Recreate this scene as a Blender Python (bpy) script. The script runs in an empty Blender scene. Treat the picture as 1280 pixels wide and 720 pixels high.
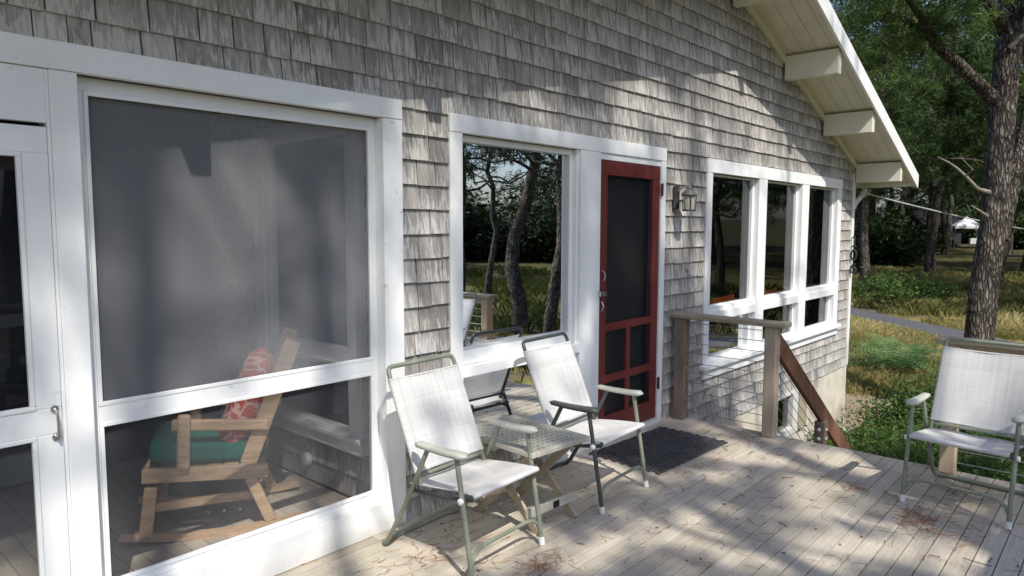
import bpy, math, random
import numpy as np
from mathutils import Vector, Matrix

random.seed(7)
RNG = np.random.default_rng(11)
C = bpy.context.scene.collection
R = math.radians

# ------------------------------------------------------------------ helpers
def norm(v):
    v = np.asarray(v, float)
    return v / (np.linalg.norm(v) + 1e-12)

class MB:
    """collects plain shapes, then links them as one mesh object"""
    def __init__(s):
        s.v = []; s.f = []; s.c = []; s.col = (0.5, 0.5, 0.5)
    def add(s, vs, fs, cols=None):
        o = len(s.v)
        s.v += [tuple(map(float, p)) for p in vs]
        s.c += list(cols) if cols else [s.col] * len(vs)
        s.f += [tuple(i + o for i in f) for f in fs]
        return s
    def box(s, x0, x1, y0, y1, z0, z1):
        if x1 < x0: x0, x1 = x1, x0
        if y1 < y0: y0, y1 = y1, y0
        if z1 < z0: z0, z1 = z1, z0
        v = [(x0,y0,z0),(x1,y0,z0),(x1,y1,z0),(x0,y1,z0),(x0,y0,z1),(x1,y0,z1),(x1,y1,z1),(x0,y1,z1)]
        return s.add(v, [(0,3,2,1),(4,5,6,7),(0,1,5,4),(1,2,6,5),(2,3,7,6),(3,0,4,7)])
    def beam(s, p, q, w, h, up=(0,0,1)):
        """box from p to q, w wide (sideways), h tall (along up)"""
        p = np.array(p, float); q = np.array(q, float); d = norm(q - p)
        sd = norm(np.cross(d, up)); u = np.cross(sd, d)
        a, b = sd * w / 2, u * h / 2
        v = [p-a-b, p+a-b, p+a+b, p-a+b, q-a-b, q+a-b, q+a+b, q-a+b]
        return s.add(v, [(0,3,2,1),(4,5,6,7),(0,1,5,4),(1,2,6,5),(2,3,7,6),(3,0,4,7)])
    def tube(s, pts, rad, n=10, cap=True):
        pts = [np.array(p, float) for p in pts]
        if not hasattr(rad, '__len__'): rad = [rad] * len(pts)
        up = None; rings = []
        for i, p in enumerate(pts):
            t = norm((pts[min(i+1, len(pts)-1)] - pts[max(i-1, 0)]))
            if up is None:
                up = np.array((0, 0, 1.)) if abs(t[2]) < .9 else np.array((1., 0, 0))
            a = norm(np.cross(t, up)); up = np.cross(a, t)
            rings.append([p + rad[i] * (math.cos(2*math.pi*k/n) * a + math.sin(2*math.pi*k/n) * up) for k in range(n)])
        v = [q for r in rings for q in r]; f = []
        for i in range(len(pts) - 1):
            for k in range(n):
                k2 = (k + 1) % n
                f.append((i*n+k, i*n+k2, (i+1)*n+k2, (i+1)*n+k))
        if cap:
            f.append(tuple(range(n-1, -1, -1))); f.append(tuple((len(pts)-1)*n + k for k in range(n)))
        return s.add(v, f)
    def lathe(s, c, prof, n=16, axis='z'):
        """prof: list of (r, h) along the axis from c"""
        v = []; f = []
        for r, h in prof:
            for k in range(n):
                a = 2*math.pi*k/n; x, y = r*math.cos(a), r*math.sin(a)
                q = (x, y, h) if axis == 'z' else ((x, h, y) if axis == 'y' else (h, x, y))
                v.append((c[0]+q[0], c[1]+q[1], c[2]+q[2]))
        for i in range(len(prof)-1):
            for k in range(n):
                k2 = (k+1) % n
                f.append((i*n+k, i*n+k2, (i+1)*n+k2, (i+1)*n+k))
        f.append(tuple(range(n-1, -1, -1))); f.append(tuple((len(prof)-1)*n+k for k in range(n)))
        return s.add(v, f)
    def prism(s, poly, y0, y1, axis='y'):
        n = len(poly); v = []
        for yy in (y0, y1):
            for a, b in poly:
                v.append((a, yy, b) if axis == 'y' else ((yy, a, b) if axis == 'x' else (a, b, yy)))
        f = [tuple(range(n)), tuple(range(2*n-1, n-1, -1))]
        for i in range(n):
            j = (i+1) % n
            f.append((i, i+n, j+n, j))
        return s.add(v, f)
    def build(s, name, mat, parent=None, smooth=False, bevel=0, angle=40):
        me = bpy.data.meshes.new(name)
        me.from_pydata(s.v, [], s.f)
        me.validate()
        ca = me.color_attributes.new('Col', 'FLOAT_COLOR', 'POINT')
        if len(s.c) == len(me.vertices):
            ca.data.foreach_set('color', np.array([tuple(c) + (1.0,) for c in s.c], dtype=np.float32).ravel())
        import bmesh
        bm = bmesh.new(); bm.from_mesh(me); bmesh.ops.recalc_face_normals(bm, faces=bm.faces); bm.to_mesh(me); bm.free()
        me.materials.append(mat)
        o = bpy.data.objects.new(name, me); C.objects.link(o)
        if parent: o.parent = parent
        if bevel:
            m = o.modifiers.new('bevel', 'BEVEL'); m.width = bevel; m.segments = 2; m.limit_method = 'ANGLE'; m.angle_limit = R(35)
            m.harden_normals = False
        if smooth:
            for p in me.polygons: p.use_smooth = True
            try: me.set_sharp_from_angle(angle=R(angle))
            except Exception: pass
        return o

def np_mesh(name, V, F, mat, parent=None, cols=None, smooth=False):
    """V (n,3), F (m,k) arrays -> mesh object"""
    V = np.asarray(V, np.float32); F = np.asarray(F, np.int32); m, k = F.shape
    me = bpy.data.meshes.new(name)
    me.vertices.add(len(V)); me.vertices.foreach_set('co', V.ravel())
    me.loops.add(m*k); me.loops.foreach_set('vertex_index', F.ravel())
    me.polygons.add(m); me.polygons.foreach_set('loop_start', np.arange(0, m*k, k, dtype=np.int32))
    me.polygons.foreach_set('loop_total', np.full(m, k, np.int32))
    if smooth: me.polygons.foreach_set('use_smooth', np.ones(m, bool))
    if cols is not None:
        ca = me.color_attributes.new('Col', 'FLOAT_COLOR', 'POINT')
        cc = np.ones((len(V), 4), np.float32); cc[:, :3] = cols
        ca.data.foreach_set('color', cc.ravel())
    me.update(calc_edges=True); me.validate()
    me.materials.append(mat)
    o = bpy.data.objects.new(name, me); C.objects.link(o)
    if parent: o.parent = parent
    return o

def tag(o, label=None, cat=None, group=None, kind=None):
    if label: o['label'] = label
    if cat: o['category'] = cat
    if group: o['group'] = group
    if kind: o['kind'] = kind
    return o

def empty(name, loc, rz=0, label=None, cat=None, group=None):
    o = bpy.data.objects.new(name, None); C.objects.link(o)
    o.empty_display_size = .1
    o.location = loc; o.rotation_euler = (0, 0, rz)
    return tag(o, label, cat, group)

def dup(root, loc, rz=None, label=None, scale=None):
    r = root.copy(); C.objects.link(r); r.location = loc
    if rz is not None: r.rotation_euler = (0, 0, rz)
    if scale: r.scale = scale
    if label: r['label'] = label
    for ch in list(root.children):
        c = ch.copy(); C.objects.link(c); c.parent = r
        for g in list(ch.children):
            d = g.copy(); C.objects.link(d); d.parent = c
    return r

# ------------------------------------------------------------------ materials
class NT:
    def __init__(s, name):
        s.m = bpy.data.materials.new(name); s.m.use_nodes = True
        s.t = s.m.node_tree; s.t.nodes.clear()
        s.out = s.n('ShaderNodeOutputMaterial')
    def n(s, typ, **kw):
        nd = s.t.nodes.new(typ)
        for k, v in kw.items():
            if k.startswith('i_'):
                key = k[2:]
                key = int(key) if key.isdigit() else key.replace('_', ' ')
                nd.inputs[key].default_value = v
            else: setattr(nd, k, v)
        return nd
    def l(s, a, b): s.t.links.new(a, b)
    def coord(s, scale=(1,1,1), kind='Object', rot=(0,0,0)):
        tc = s.n('ShaderNodeTexCoord'); mp = s.n('ShaderNodeMapping')
        mp.inputs['Scale'].default_value = scale; mp.inputs['Rotation'].default_value = rot
        s.l(tc.outputs[kind], mp.inputs[0]); return mp.outputs[0]
    def noise(s, vec, scale, detail=4, rough=.55):
        nd = s.n('ShaderNodeTexNoise'); nd.inputs['Scale'].default_value = scale
        nd.inputs['Detail'].default_value = detail; nd.inputs['Roughness'].default_value = rough
        s.l(vec, nd.inputs['Vector']); return nd.outputs['Fac']
    def ramp(s, fac, stops):
        nd = s.n('ShaderNodeValToRGB'); e = nd.color_ramp.elements
        while len(e) < len(stops): e.new(.5)
        for el, (p, c) in zip(e, stops):
            el.position = p; el.color = (c if hasattr(c, '__len__') else (c, c, c))[:3] + (1,) if hasattr(c, '__len__') else (c, c, c, 1)
        s.l(fac, nd.inputs[0]); return nd.outputs[0]
    def mix(s, fac, a, b, mode='MIX'):
        nd = s.n('ShaderNodeMix', data_type='RGBA', blend_type=mode)
        for sock, val in ((nd.inputs[0], fac), (nd.inputs[6], a), (nd.inputs[7], b)):
            if hasattr(val, 'is_output'): s.l(val, sock)
            elif hasattr(val, '__len__'): sock.default_value = tuple(val[:3]) + (1,)
            else: sock.default_value = val
        return nd.outputs[2]
    def math(s, op, a, b=0.0, c=None):
        nd = s.n('ShaderNodeMath', operation=op)
        for i, v in enumerate((a, b) if c is None else (a, b, c)):
            if hasattr(v, 'is_output'): s.l(v, nd.inputs[i])
            else: nd.inputs[i].default_value = v
        return nd.outputs[0]
    def attr(s):
        nd = s.n('ShaderNodeVertexColor', layer_name='Col'); sp = s.n('ShaderNodeSeparateColor')
        s.l(nd.outputs[0], sp.inputs[0]); return sp.outputs
    def bsdf(s, color, rough=.7, spec=.3, bump=None, bdist=.01, bstr=.5, metal=0.0):
        b = s.n('ShaderNodeBsdfPrincipled')
        if hasattr(color, 'is_output'): s.l(color, b.inputs['Base Color'])
        else: b.inputs['Base Color'].default_value = tuple(color) + (1,)
        if hasattr(rough, 'is_output'): s.l(rough, b.inputs['Roughness'])
        else: b.inputs['Roughness'].default_value = rough
        b.inputs['Specular IOR Level'].default_value = spec
        b.inputs['Metallic'].default_value = metal
        if bump is not None:
            bp = s.n('ShaderNodeBump'); bp.inputs['Distance'].default_value = bdist; bp.inputs['Strength'].default_value = bstr
            s.l(bump, bp.inputs['Height']); s.l(bp.outputs[0], b.inputs['Normal'])
        s.l(b.outputs[0], s.out.inputs[0]); return b

def simple(name, c1, c2=None, scale=6, stretch=(1,1,1), rough=.6, spec=.3, bump=0, metal=0, lo=.35, hi=.65, detail=5):
    t = NT(name)
    if c2 is None: c2 = tuple(x*.8 for x in c1)
    v = t.coord(stretch); f = t.noise(v, scale, detail)
    col = t.ramp(f, [(lo, c2), (hi, c1)])
    t.bsdf(col, rough, spec, f if bump else None, .004, bump, metal)
    return t.m

M = {}
M['white'] = None
def white_paint():
    t = NT('white_painted_wood'); v = t.coord((1,1,1))
    big = t.noise(v, 2.3, 4); fine = t.noise(t.coord((30,30,3)), 3, 5)
    col = t.ramp(big, [(.3, (.80,.81,.79)), (.65, (.87,.88,.86))])
    dirt = t.ramp(t.noise(v, 14, 6, .7), [(.28, 1), (.36, 0)])
    col = t.mix(t.math('MULTIPLY', dirt, .5), col, (.42,.40,.34))
    tc = t.n('ShaderNodeTexCoord'); sp = t.n('ShaderNodeSeparateXYZ'); t.l(tc.outputs['Object'], sp.inputs[0])
    gr = t.n('ShaderNodeMapRange'); gr.inputs[1].default_value = .10; gr.inputs[2].default_value = -.01; t.l(t.math('MULTIPLY_ADD', t.noise(v, 9, 5, .7), .10, t.math('SUBTRACT', sp.outputs[2], .05)), gr.inputs[0])
    col = t.mix(t.math('MULTIPLY', gr.outputs[0], .45), col, (.40,.37,.30))
    strk = t.ramp(t.noise(t.coord((38,38,1.1)), 1.5, 5, .65), [(.62, 0), (.78, 1)])
    col = t.mix(t.math('MULTIPLY', strk, .16), col, (.52,.51,.46))
    t.bsdf(col, .45, .35, fine, .003, .35); return t.m
M['white'] = white_paint()
M['cream'] = simple('cream_painted_boards', (.76,.73,.60), (.67,.64,.52), 3, rough=.55)
M['red'] = simple('red_painted_wood', (.195,.042,.034), (.125,.026,.023), 4, (1,1,.3), rough=.5, bump=.2)
M['concrete'] = simple('painted_foundation_concrete', (.66,.61,.50), (.52,.47,.38), 4, rough=.85, bump=.3)
M['black_metal'] = simple('weathered_dark_metal', (.05,.05,.05), (.025,.025,.025), 8, rough=.45, spec=.5)
M['steel'] = simple('brushed_steel', (.62,.62,.62), (.5,.5,.5), 20, rough=.3, metal=1)
M['plastic_white'] = simple('white_plastic', (.78,.78,.76), (.68,.68,.66), 10, rough=.4)
M['sage'] = simple('sage_green_enamel_tube', (.26,.285,.215), (.18,.20,.15), 10, rough=.35, spec=.5)
M['sage_arm'] = simple('sage_green_plastic_armrest', (.52,.53,.45), (.43,.44,.36), 8, rough=.45, spec=.4)
M['shaded_arm'] = simple('shaded_sage_plastic', (.075,.08,.072), (.05,.055,.05), 8, rough=.4, spec=.4)  # tree shade on the second chair, put into its armrest colour
M['dark_shaded_tube'] = simple('dark_and_shaded_tube', (.07,.08,.07), (.04,.05,.045), 8, rough=.35, spec=.5)  # dark seat rails; also shade put into the second chair's frame colour
M['teak'] = simple('pale_teak_wood', (.60,.43,.28), (.44,.29,.17), 9, (1,1,6), rough=.55, bump=.2)
M['table_wood'] = simple('weathered_cream_slats', (.52,.50,.42), (.40,.38,.31), 10, rough=.6, bump=.2)
M['table_leg'] = simple('oiled_wood_legs', (.46,.385,.275), (.34,.275,.19), 9, (1,1,.3), rough=.6)
M['green_fabric'] = simple('green_canvas', (.010,.155,.11), (.006,.11,.078), 18, rough=.85, bump=.3)
M['rubber'] = simple('black_rubber', (.10,.10,.104), (.05,.05,.052), 30, rough=.5, spec=.45)
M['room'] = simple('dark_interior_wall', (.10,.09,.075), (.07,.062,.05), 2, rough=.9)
M['porch_dark'] = simple('darkened_porch_boards', (.045,.043,.042), (.03,.029,.028), 3, rough=.9)  # boards darkened in colour so the porch interior stays dim
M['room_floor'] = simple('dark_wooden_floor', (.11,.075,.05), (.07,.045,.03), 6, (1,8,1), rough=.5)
M['orange'] = simple('bright_orange_paint', (.62,.13,.03), (.5,.09,.02), 8, rough=.5)
M['cloth_white'] = simple('white_canvas', (.78,.80,.82), (.68,.70,.73), 4, rough=.8)
M['roofing'] = simple('dark_roof_shingles', (.075,.07,.068), (.045,.043,.04), 9, rough=.95)
M['asphalt'] = simple('worn_asphalt', (.12,.12,.125), (.075,.075,.08), 7, rough=.9, bump=.3)
M['cord'] = simple('black_cord', (.02,.02,.02), (.015,.015,.015), 8, rough=.6)
M['wire'] = simple('pale_cable', (.5,.5,.5), (.42,.42,.42), 8, rough=.5)

def shingle_mat():
    t = NT('weathered_cedar_shingles'); a = t.attr()
    v = t.coord((1,1,1))
    grain = t.noise(t.coord((45,45,3.2)), 2.0, 6, .65)
    streak = t.noise(t.coord((22,22,2.2)), 1.6, 5, .6)
    base = t.ramp(streak, [(.24, (.235,.223,.205)), (.42, (.325,.31,.287)), (.58, (.385,.369,.342)), (.76, (.475,.455,.424))])
    patch = t.noise(v, .9, 4, .6)
    bleach = t.ramp(patch, [(.45, 0), (.62, 1)])
    base = t.mix(t.math('MULTIPLY', bleach, .35), base, (.52,.505,.475))
    tint = t.ramp(a[0], [(0, (.70,.68,.655)), (.25, (.88,.87,.85)), (.7, (1.0,.99,.97)), (.9, (1.07,1.05,1.02)), (1, (1.24,1.22,1.19))])
    base = t.mix(1.0, base, tint, 'MULTIPLY')
    # pale flecks where the old stain peels, denser towards the butt end of each shingle
    fl = t.noise(t.coord((60,60,7)), 1.0, 5, .6)
    low = t.math('SUBTRACT', 1.0, a[1])
    thr = t.math('MULTIPLY_ADD', low, .16, fl)
    thr = t.math('ADD', thr, t.math('MULTIPLY', t.math('SUBTRACT', a[2], .5), .17))
    fleck = t.ramp(thr, [(.60, 0), (.68, 1)])
    base = t.mix(t.math('MULTIPLY', fleck, .6), base, (.66,.64,.60))
    # bare brown patches in the most weathered courses
    br = t.noise(t.coord((26,26,6)), 1.3, 5, .6)
    brm = t.ramp(t.math('MULTIPLY_ADD', low, .10, br), [(.655, 0), (.68, 1)])
    base = t.mix(t.math('MULTIPLY', brm, .4), base, (.22,.16,.12))
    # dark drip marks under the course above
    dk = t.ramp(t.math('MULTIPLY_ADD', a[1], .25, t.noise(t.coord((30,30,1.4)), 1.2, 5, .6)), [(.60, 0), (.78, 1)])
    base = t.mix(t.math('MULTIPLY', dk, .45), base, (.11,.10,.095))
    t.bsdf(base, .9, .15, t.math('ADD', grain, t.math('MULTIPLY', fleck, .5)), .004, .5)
    return t.m
M['shingle'] = shingle_mat()

def deck_mat():
    t = NT('weathered_deck_boards'); a = t.attr()
    gr = t.noise(t.coord((2.2,40,40)), 1.5, 6, .65); pat = t.noise(t.coord((1,1,1)), 1.7, 4)
    col = t.ramp(gr, [(.28, (.41,.365,.295)), (.52, (.50,.45,.37)), (.75, (.57,.52,.435))])
    tint = t.ramp(a[0], [(0, (.87,.855,.83)), (.5, (.98,.97,.95)), (1, (1.09,1.08,1.06))])
    col = t.mix(1.0, col, tint, 'MULTIPLY')
    st = t.ramp(pat, [(.52, 0), (.70, 1)])
    col = t.mix(t.math('MULTIPLY', st, .28), col, (.29,.28,.19))      # greenish algae
    sp = t.ramp(t.noise(t.coord((1,1,1)), 55, 2), [(.28, 1), (.33, 0)])
    col = t.mix(t.math('MULTIPLY', sp, .5), col, (.10,.075,.05))
    t.bsdf(col, .8, .2, gr, .004, .35); return t.m
M['deck'] = deck_mat()

def rail_mat(name, c1, c2):
    t = NT(name)
    gr = t.noise(t.coord((14,14,1.4)), 2.5, 6, .65)
    col = t.ramp(gr, [(.3, c2), (.65, c1)])
    t.bsdf(col, .75, .2, gr, .004, .3); return t.m
M['post'] = rail_mat('weathered_brown_post', (.44,.36,.275), (.30,.24,.18))
M['post_dark'] = rail_mat('stained_dark_brown_post', (.27,.205,.155), (.17,.125,.095))
M['cap'] = simple('weathered_rail_cap', (.40,.35,.25), (.28,.24,.165), 6, (8,1,8), rough=.7, bump=.2)
M['red_rail'] = rail_mat('reddish_brown_stair_rail', (.225,.115,.07), (.15,.075,.045))
M['pale_wood'] = rail_mat('pale_new_lumber', (.58,.47,.34), (.46,.36,.25))

def fabric_mat():
    t = NT('woven_white_mesh_fabric')
    tc = t.n('ShaderNodeTexCoord'); sp = t.n('ShaderNodeSeparateXYZ'); t.l(tc.outputs['Object'], sp.inputs[0])
    nv = t.noise(t.coord((.4,120,.4)), 1.0, 4, .75); nh = t.noise(t.coord((.4,.4,90)), 1.0, 4, .75); n1 = t.noise(t.coord((1,1,1)), 8, 3)
    f = t.math('MULTIPLY_ADD', nv, .62, t.math('MULTIPLY', nh, .38))
    col = t.ramp(f, [(.36, (.58,.57,.54)), (.47, (.74,.73,.70)), (.56, (.82,.81,.79)), (.7, (.86,.86,.84))])
    col = t.mix(t.math('MULTIPLY', t.ramp(n1, [(.5, 0), (.7, 1)]), .12), col, (.5,.49,.44))
    d = t.n('ShaderNodeBsdfPrincipled'); t.l(col, d.inputs['Base Color']); d.inputs['Roughness'].default_value = .7
    bp = t.n('ShaderNodeBump'); bp.inputs['Strength'].default_value = .3; bp.inputs['Distance'].default_value = .002
    t.l(f, bp.inputs['Height']); t.l(bp.outputs[0], d.inputs['Normal'])
    tr = t.n('ShaderNodeBsdfTranslucent'); tr.inputs[0].default_value = (.7,.69,.66,1)
    tp = t.n('ShaderNodeBsdfTransparent')
    m1 = t.n('ShaderNodeMixShader'); m1.inputs[0].default_value = .25; t.l(d.outputs[0], m1.inputs[1]); t.l(tr.outputs[0], m1.inputs[2])
    m2 = t.n('ShaderNodeMixShader'); m2.inputs[0].default_value = .06; t.l(m1.outputs[0], m2.inputs[1]); t.l(tp.outputs[0], m2.inputs[2])
    t.l(m2.outputs[0], t.out.inputs[0]); return t.m
M['fabric'] = fabric_mat()

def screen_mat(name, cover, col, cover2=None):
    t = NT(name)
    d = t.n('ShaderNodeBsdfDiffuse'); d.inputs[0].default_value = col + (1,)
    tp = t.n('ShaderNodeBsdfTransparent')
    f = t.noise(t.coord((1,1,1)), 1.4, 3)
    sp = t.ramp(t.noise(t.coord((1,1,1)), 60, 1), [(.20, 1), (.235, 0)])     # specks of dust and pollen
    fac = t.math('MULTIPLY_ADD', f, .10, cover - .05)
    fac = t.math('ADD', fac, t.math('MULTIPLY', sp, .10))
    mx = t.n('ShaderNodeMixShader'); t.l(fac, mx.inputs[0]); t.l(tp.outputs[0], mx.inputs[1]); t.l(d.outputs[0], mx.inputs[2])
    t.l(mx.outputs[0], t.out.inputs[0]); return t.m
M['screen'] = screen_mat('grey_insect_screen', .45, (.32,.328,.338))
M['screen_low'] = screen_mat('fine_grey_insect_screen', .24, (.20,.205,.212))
M['screen_dark'] = screen_mat('dark_insect_screen', .50, (.018,.021,.027))

def glass_mat(name, lo, hi):
    t = NT(name)
    g = t.n('ShaderNodeBsdfGlossy'); g.inputs['Roughness'].default_value = .0; g.inputs[0].default_value = (.93,.97,1,1)
    wob = t.noise(t.coord((1,1,1)), 1.3, 1)
    bp = t.n('ShaderNodeBump'); bp.inputs['Strength'].default_value = .04; bp.inputs['Distance'].default_value = .02
    t.l(wob, bp.inputs['Height']); t.l(bp.outputs[0], g.inputs['Normal'])
    tp = t.n('ShaderNodeBsdfTransparent'); tp.inputs[0].default_value = (.80,.84,.82,1)
    lw = t.n('ShaderNodeFresnel'); lw.inputs[0].default_value = 1.5
    fac = t.math('MULTIPLY_ADD', lw.outputs[0], hi, lo)
    fac = t.math('MINIMUM', fac, .9)
    mx = t.n('ShaderNodeMixShader'); t.l(fac, mx.inputs[0]); t.l(tp.outputs[0], mx.inputs[1]); t.l(g.outputs[0], mx.inputs[2])
    t.l(mx.outputs[0], t.out.inputs[0]); return t.m
M['glass'] = glass_mat('window_glass', .05, .95)

def leaf_mat(name, stops, trans=.35, rough=.6):
    t = NT(name); a = t.attr()
    col = t.ramp(a[0], stops)
    d = t.n('ShaderNodeBsdfPrincipled'); t.l(col, d.inputs['Base Color']); d.inputs['Roughness'].default_value = rough
    d.inputs['Specular IOR Level'].default_value = .25
    tr = t.n('ShaderNodeBsdfTranslucent'); t.l(t.mix(.35, col, (.12,.16,.02)), tr.inputs[0])
    mx = t.n('ShaderNodeMixShader'); mx.inputs[0].default_value = trans
    t.l(d.outputs[0], mx.inputs[1]); t.l(tr.outputs[0], mx.inputs[2]); t.l(mx.outputs[0], t.out.inputs[0])
    return t.m
M['needles'] = leaf_mat('pine_needles', [(0, (.03,.06,.024)), (.5, (.08,.135,.042)), (.85, (.15,.21,.06)), (1, (.23,.23,.08))], .42)
M['leaves'] = leaf_mat('shrub_leaves', [(0, (.040,.085,.022)), (.5, (.085,.16,.038)), (1, (.17,.26,.075))], .45)
M['needles_backlit'] = leaf_mat('backlit_pine_needles', [(0, (.012,.022,.010)), (.5, (.028,.045,.018)), (1, (.05,.07,.025))], .08)  # backlit darkness put into the colour of the mirrored pines and bushes
M['leaves_dark'] = leaf_mat('shade_toned_leaves', [(0, (.018,.035,.012)), (.5, (.035,.065,.02)), (1, (.07,.11,.03))], .2)  # darker copy of the shrub leaves, woodland shade put into the colour
M['fern'] = leaf_mat('fern_fronds', [(0, (.12,.22,.07)), (.5, (.20,.34,.12)), (1, (.30,.42,.18))], .5)
M['grass'] = leaf_mat('dry_grass_blades', [(0, (.045,.055,.016)), (.12, (.14,.15,.045)), (.4, (.37,.32,.12)), (.7, (.58,.49,.22)), (1, (.70,.62,.35))], .45)
M['litter'] = leaf_mat('fallen_pine_needles', [(0, (.05,.035,.025)), (.3, (.13,.07,.035)), (.7, (.30,.12,.045)), (1, (.36,.20,.09))], .1)

def bark_mat():
    t = NT('pine_bark')
    vo = t.n('ShaderNodeTexVoronoi', feature='DISTANCE_TO_EDGE'); vo.inputs['Scale'].default_value = 24
    nz = t.noise(t.coord((1,1,.35)), 6, 6, .7)
    mv = t.n('ShaderNodeVectorMath', operation='ADD'); t.l(t.coord((1,1,.24)), mv.inputs[0])
    sc = t.n('ShaderNodeVectorMath', operation='SCALE'); sc.inputs['Scale'].default_value = .12
    cb = t.n('ShaderNodeCombineXYZ'); t.l(nz, cb.inputs[0]); t.l(nz, cb.inputs[1]); t.l(nz, cb.inputs[2]); t.l(cb.outputs[0], sc.inputs[0])
    t.l(sc.outputs[0], mv.inputs[1]); t.l(mv.outputs[0], vo.inputs['Vector'])
    plate = t.ramp(t.math('MULTIPLY_ADD', nz, .25, vo.outputs['Distance']), [(.13, 0), (.42, 1)])
    col = t.ramp(nz, [(.3, (.11,.095,.08)), (.5, (.20,.175,.15)), (.7, (.33,.295,.25))])
    col = t.mix(t.math('SUBTRACT', 1.0, plate), col, (.035,.027,.022))
    t.bsdf(col, .95, .1, t.math('MULTIPLY_ADD', nz, .6, plate), .03, 1.0); return t.m
M['bark'] = bark_mat()
M['dead_wood'] = simple('pale_dead_wood', (.30,.27,.23), (.18,.16,.13), 8, rough=.9, bump=.3)

def ground_mat():
    t = NT('grassy_ground'); v = t.coord((1,1,1))
    n1 = t.noise(v, .35, 5); n2 = t.noise(v, 3.5, 6, .7); n3 = t.noise(v, 25, 4, .7)
    col = t.ramp(n2, [(.3, (.14,.13,.045)), (.5, (.28,.235,.08)), (.7, (.40,.33,.13))])
    grn = t.ramp(n1, [(.45, 0), (.62, 1)])
    col = t.mix(t.math('MULTIPLY', grn, .75), col, (.075,.095,.025))
    lit = t.ramp(t.noise(v, .9, 4), [(.50, 0), (.60, 1)])
    col = t.mix(t.math('MULTIPLY', lit, .75), col, (.20,.145,.10))
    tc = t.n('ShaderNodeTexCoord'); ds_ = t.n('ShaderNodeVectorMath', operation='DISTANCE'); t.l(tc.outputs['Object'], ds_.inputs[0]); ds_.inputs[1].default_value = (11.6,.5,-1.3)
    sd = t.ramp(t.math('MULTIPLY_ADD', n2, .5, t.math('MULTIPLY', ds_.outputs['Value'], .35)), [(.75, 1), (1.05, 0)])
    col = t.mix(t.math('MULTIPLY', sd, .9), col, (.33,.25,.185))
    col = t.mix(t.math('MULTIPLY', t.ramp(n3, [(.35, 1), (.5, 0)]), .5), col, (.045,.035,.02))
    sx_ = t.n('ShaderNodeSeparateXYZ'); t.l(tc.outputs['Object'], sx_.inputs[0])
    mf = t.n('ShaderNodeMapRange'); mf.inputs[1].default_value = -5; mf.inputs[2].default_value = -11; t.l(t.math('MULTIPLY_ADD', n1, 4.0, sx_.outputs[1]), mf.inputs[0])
    col = t.mix(t.math('MULTIPLY', mf.outputs[0], .85), col, t.ramp(n2, [(.3, (.05,.055,.018)), (.6, (.105,.10,.032)), (.8, (.15,.125,.05))]))  # field darkened in its colour to dim its mirror image in the windows
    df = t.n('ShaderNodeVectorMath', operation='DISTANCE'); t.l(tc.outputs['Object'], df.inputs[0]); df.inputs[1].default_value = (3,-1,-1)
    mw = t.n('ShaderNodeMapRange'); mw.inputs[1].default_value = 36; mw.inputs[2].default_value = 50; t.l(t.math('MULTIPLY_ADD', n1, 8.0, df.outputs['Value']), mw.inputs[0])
    col = t.mix(t.math('MULTIPLY', mw.outputs[0], .85), col, (.055,.05,.022))  # far ground darkened in colour towards the woods
    t.bsdf(col, .95, .1, n3, .03, .7); return t.m
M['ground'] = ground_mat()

def pillow_mat():
    t = NT('red_floral_fabric'); v = t.coord((1,1,1))
    wp = t.n('ShaderNodeTexNoise'); wp.inputs['Scale'].default_value = 6; t.l(v, wp.inputs['Vector'])
    sc = t.n('ShaderNodeVectorMath', operation='SCALE'); sc.inputs['Scale'].default_value = .16; t.l(wp.outputs['Color'], sc.inputs[0])
    ad = t.n('ShaderNodeVectorMath', operation='ADD'); t.l(v, ad.inputs[0]); t.l(sc.outputs[0], ad.inputs[1])
    vo = t.n('ShaderNodeTexVoronoi', feature='DISTANCE_TO_EDGE'); vo.inputs['Scale'].default_value = 12; t.l(ad.outputs[0], vo.inputs['Vector'])
    ln = t.ramp(vo.outputs['Distance'], [(.05, 1), (.09, 0)])
    vd = t.n('ShaderNodeTexVoronoi', feature='F1'); vd.inputs['Scale'].default_value = 60; t.l(v, vd.inputs['Vector'])
    dots = t.ramp(vd.outputs['Distance'], [(.25, 1), (.33, 0)])
    zone = t.ramp(t.noise(v, 7, 1), [(.54, 0), (.57, 1)])
    zone2 = t.ramp(t.noise(v, 9, 2), [(.60, 0), (.62, 1)])
    f = t.math('MAXIMUM', ln, t.math('MULTIPLY', dots, zone)); f = t.math('MAXIMUM', f, zone2)
    col = t.mix(t.math('MULTIPLY', f, .8), (.52,.105,.075), (.68,.55,.48))
    t.bsdf(col, .85, .1); return t.m
M['pillow'] = pillow_mat()

# ------------------------------------------------------------------ camera, light, sky
F_PX, H_CAM, D_CAM = 874.2, 1.62, 2.922
def camera_axes():
    yaw, pit, rol = R(41.865), R(5.053), R(.1426)
    f = np.array([math.cos(yaw)*math.cos(pit), math.sin(yaw)*math.cos(pit), -math.sin(pit)])
    r = np.array([math.sin(yaw), -math.cos(yaw), 0]); u = np.cross(r, f)
    return r*math.cos(rol)+u*math.sin(rol), u*math.cos(rol)-r*math.sin(rol), f
r_, u_, f_ = camera_axes()
cam = bpy.data.cameras.new('camera'); co = bpy.data.objects.new('camera', cam); C.objects.link(co)
m = Matrix(((r_[0], u_[0], -f_[0], 0), (r_[1], u_[1], -f_[1], -D_CAM), (r_[2], u_[2], -f_[2], H_CAM), (0,0,0,1)))
co.matrix_world = m
cam.sensor_width = 36; cam.lens = F_PX / 1280 * 36; cam.clip_end = 1000; cam.clip_start = .05
sc = bpy.context.scene; sc.camera = co

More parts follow.
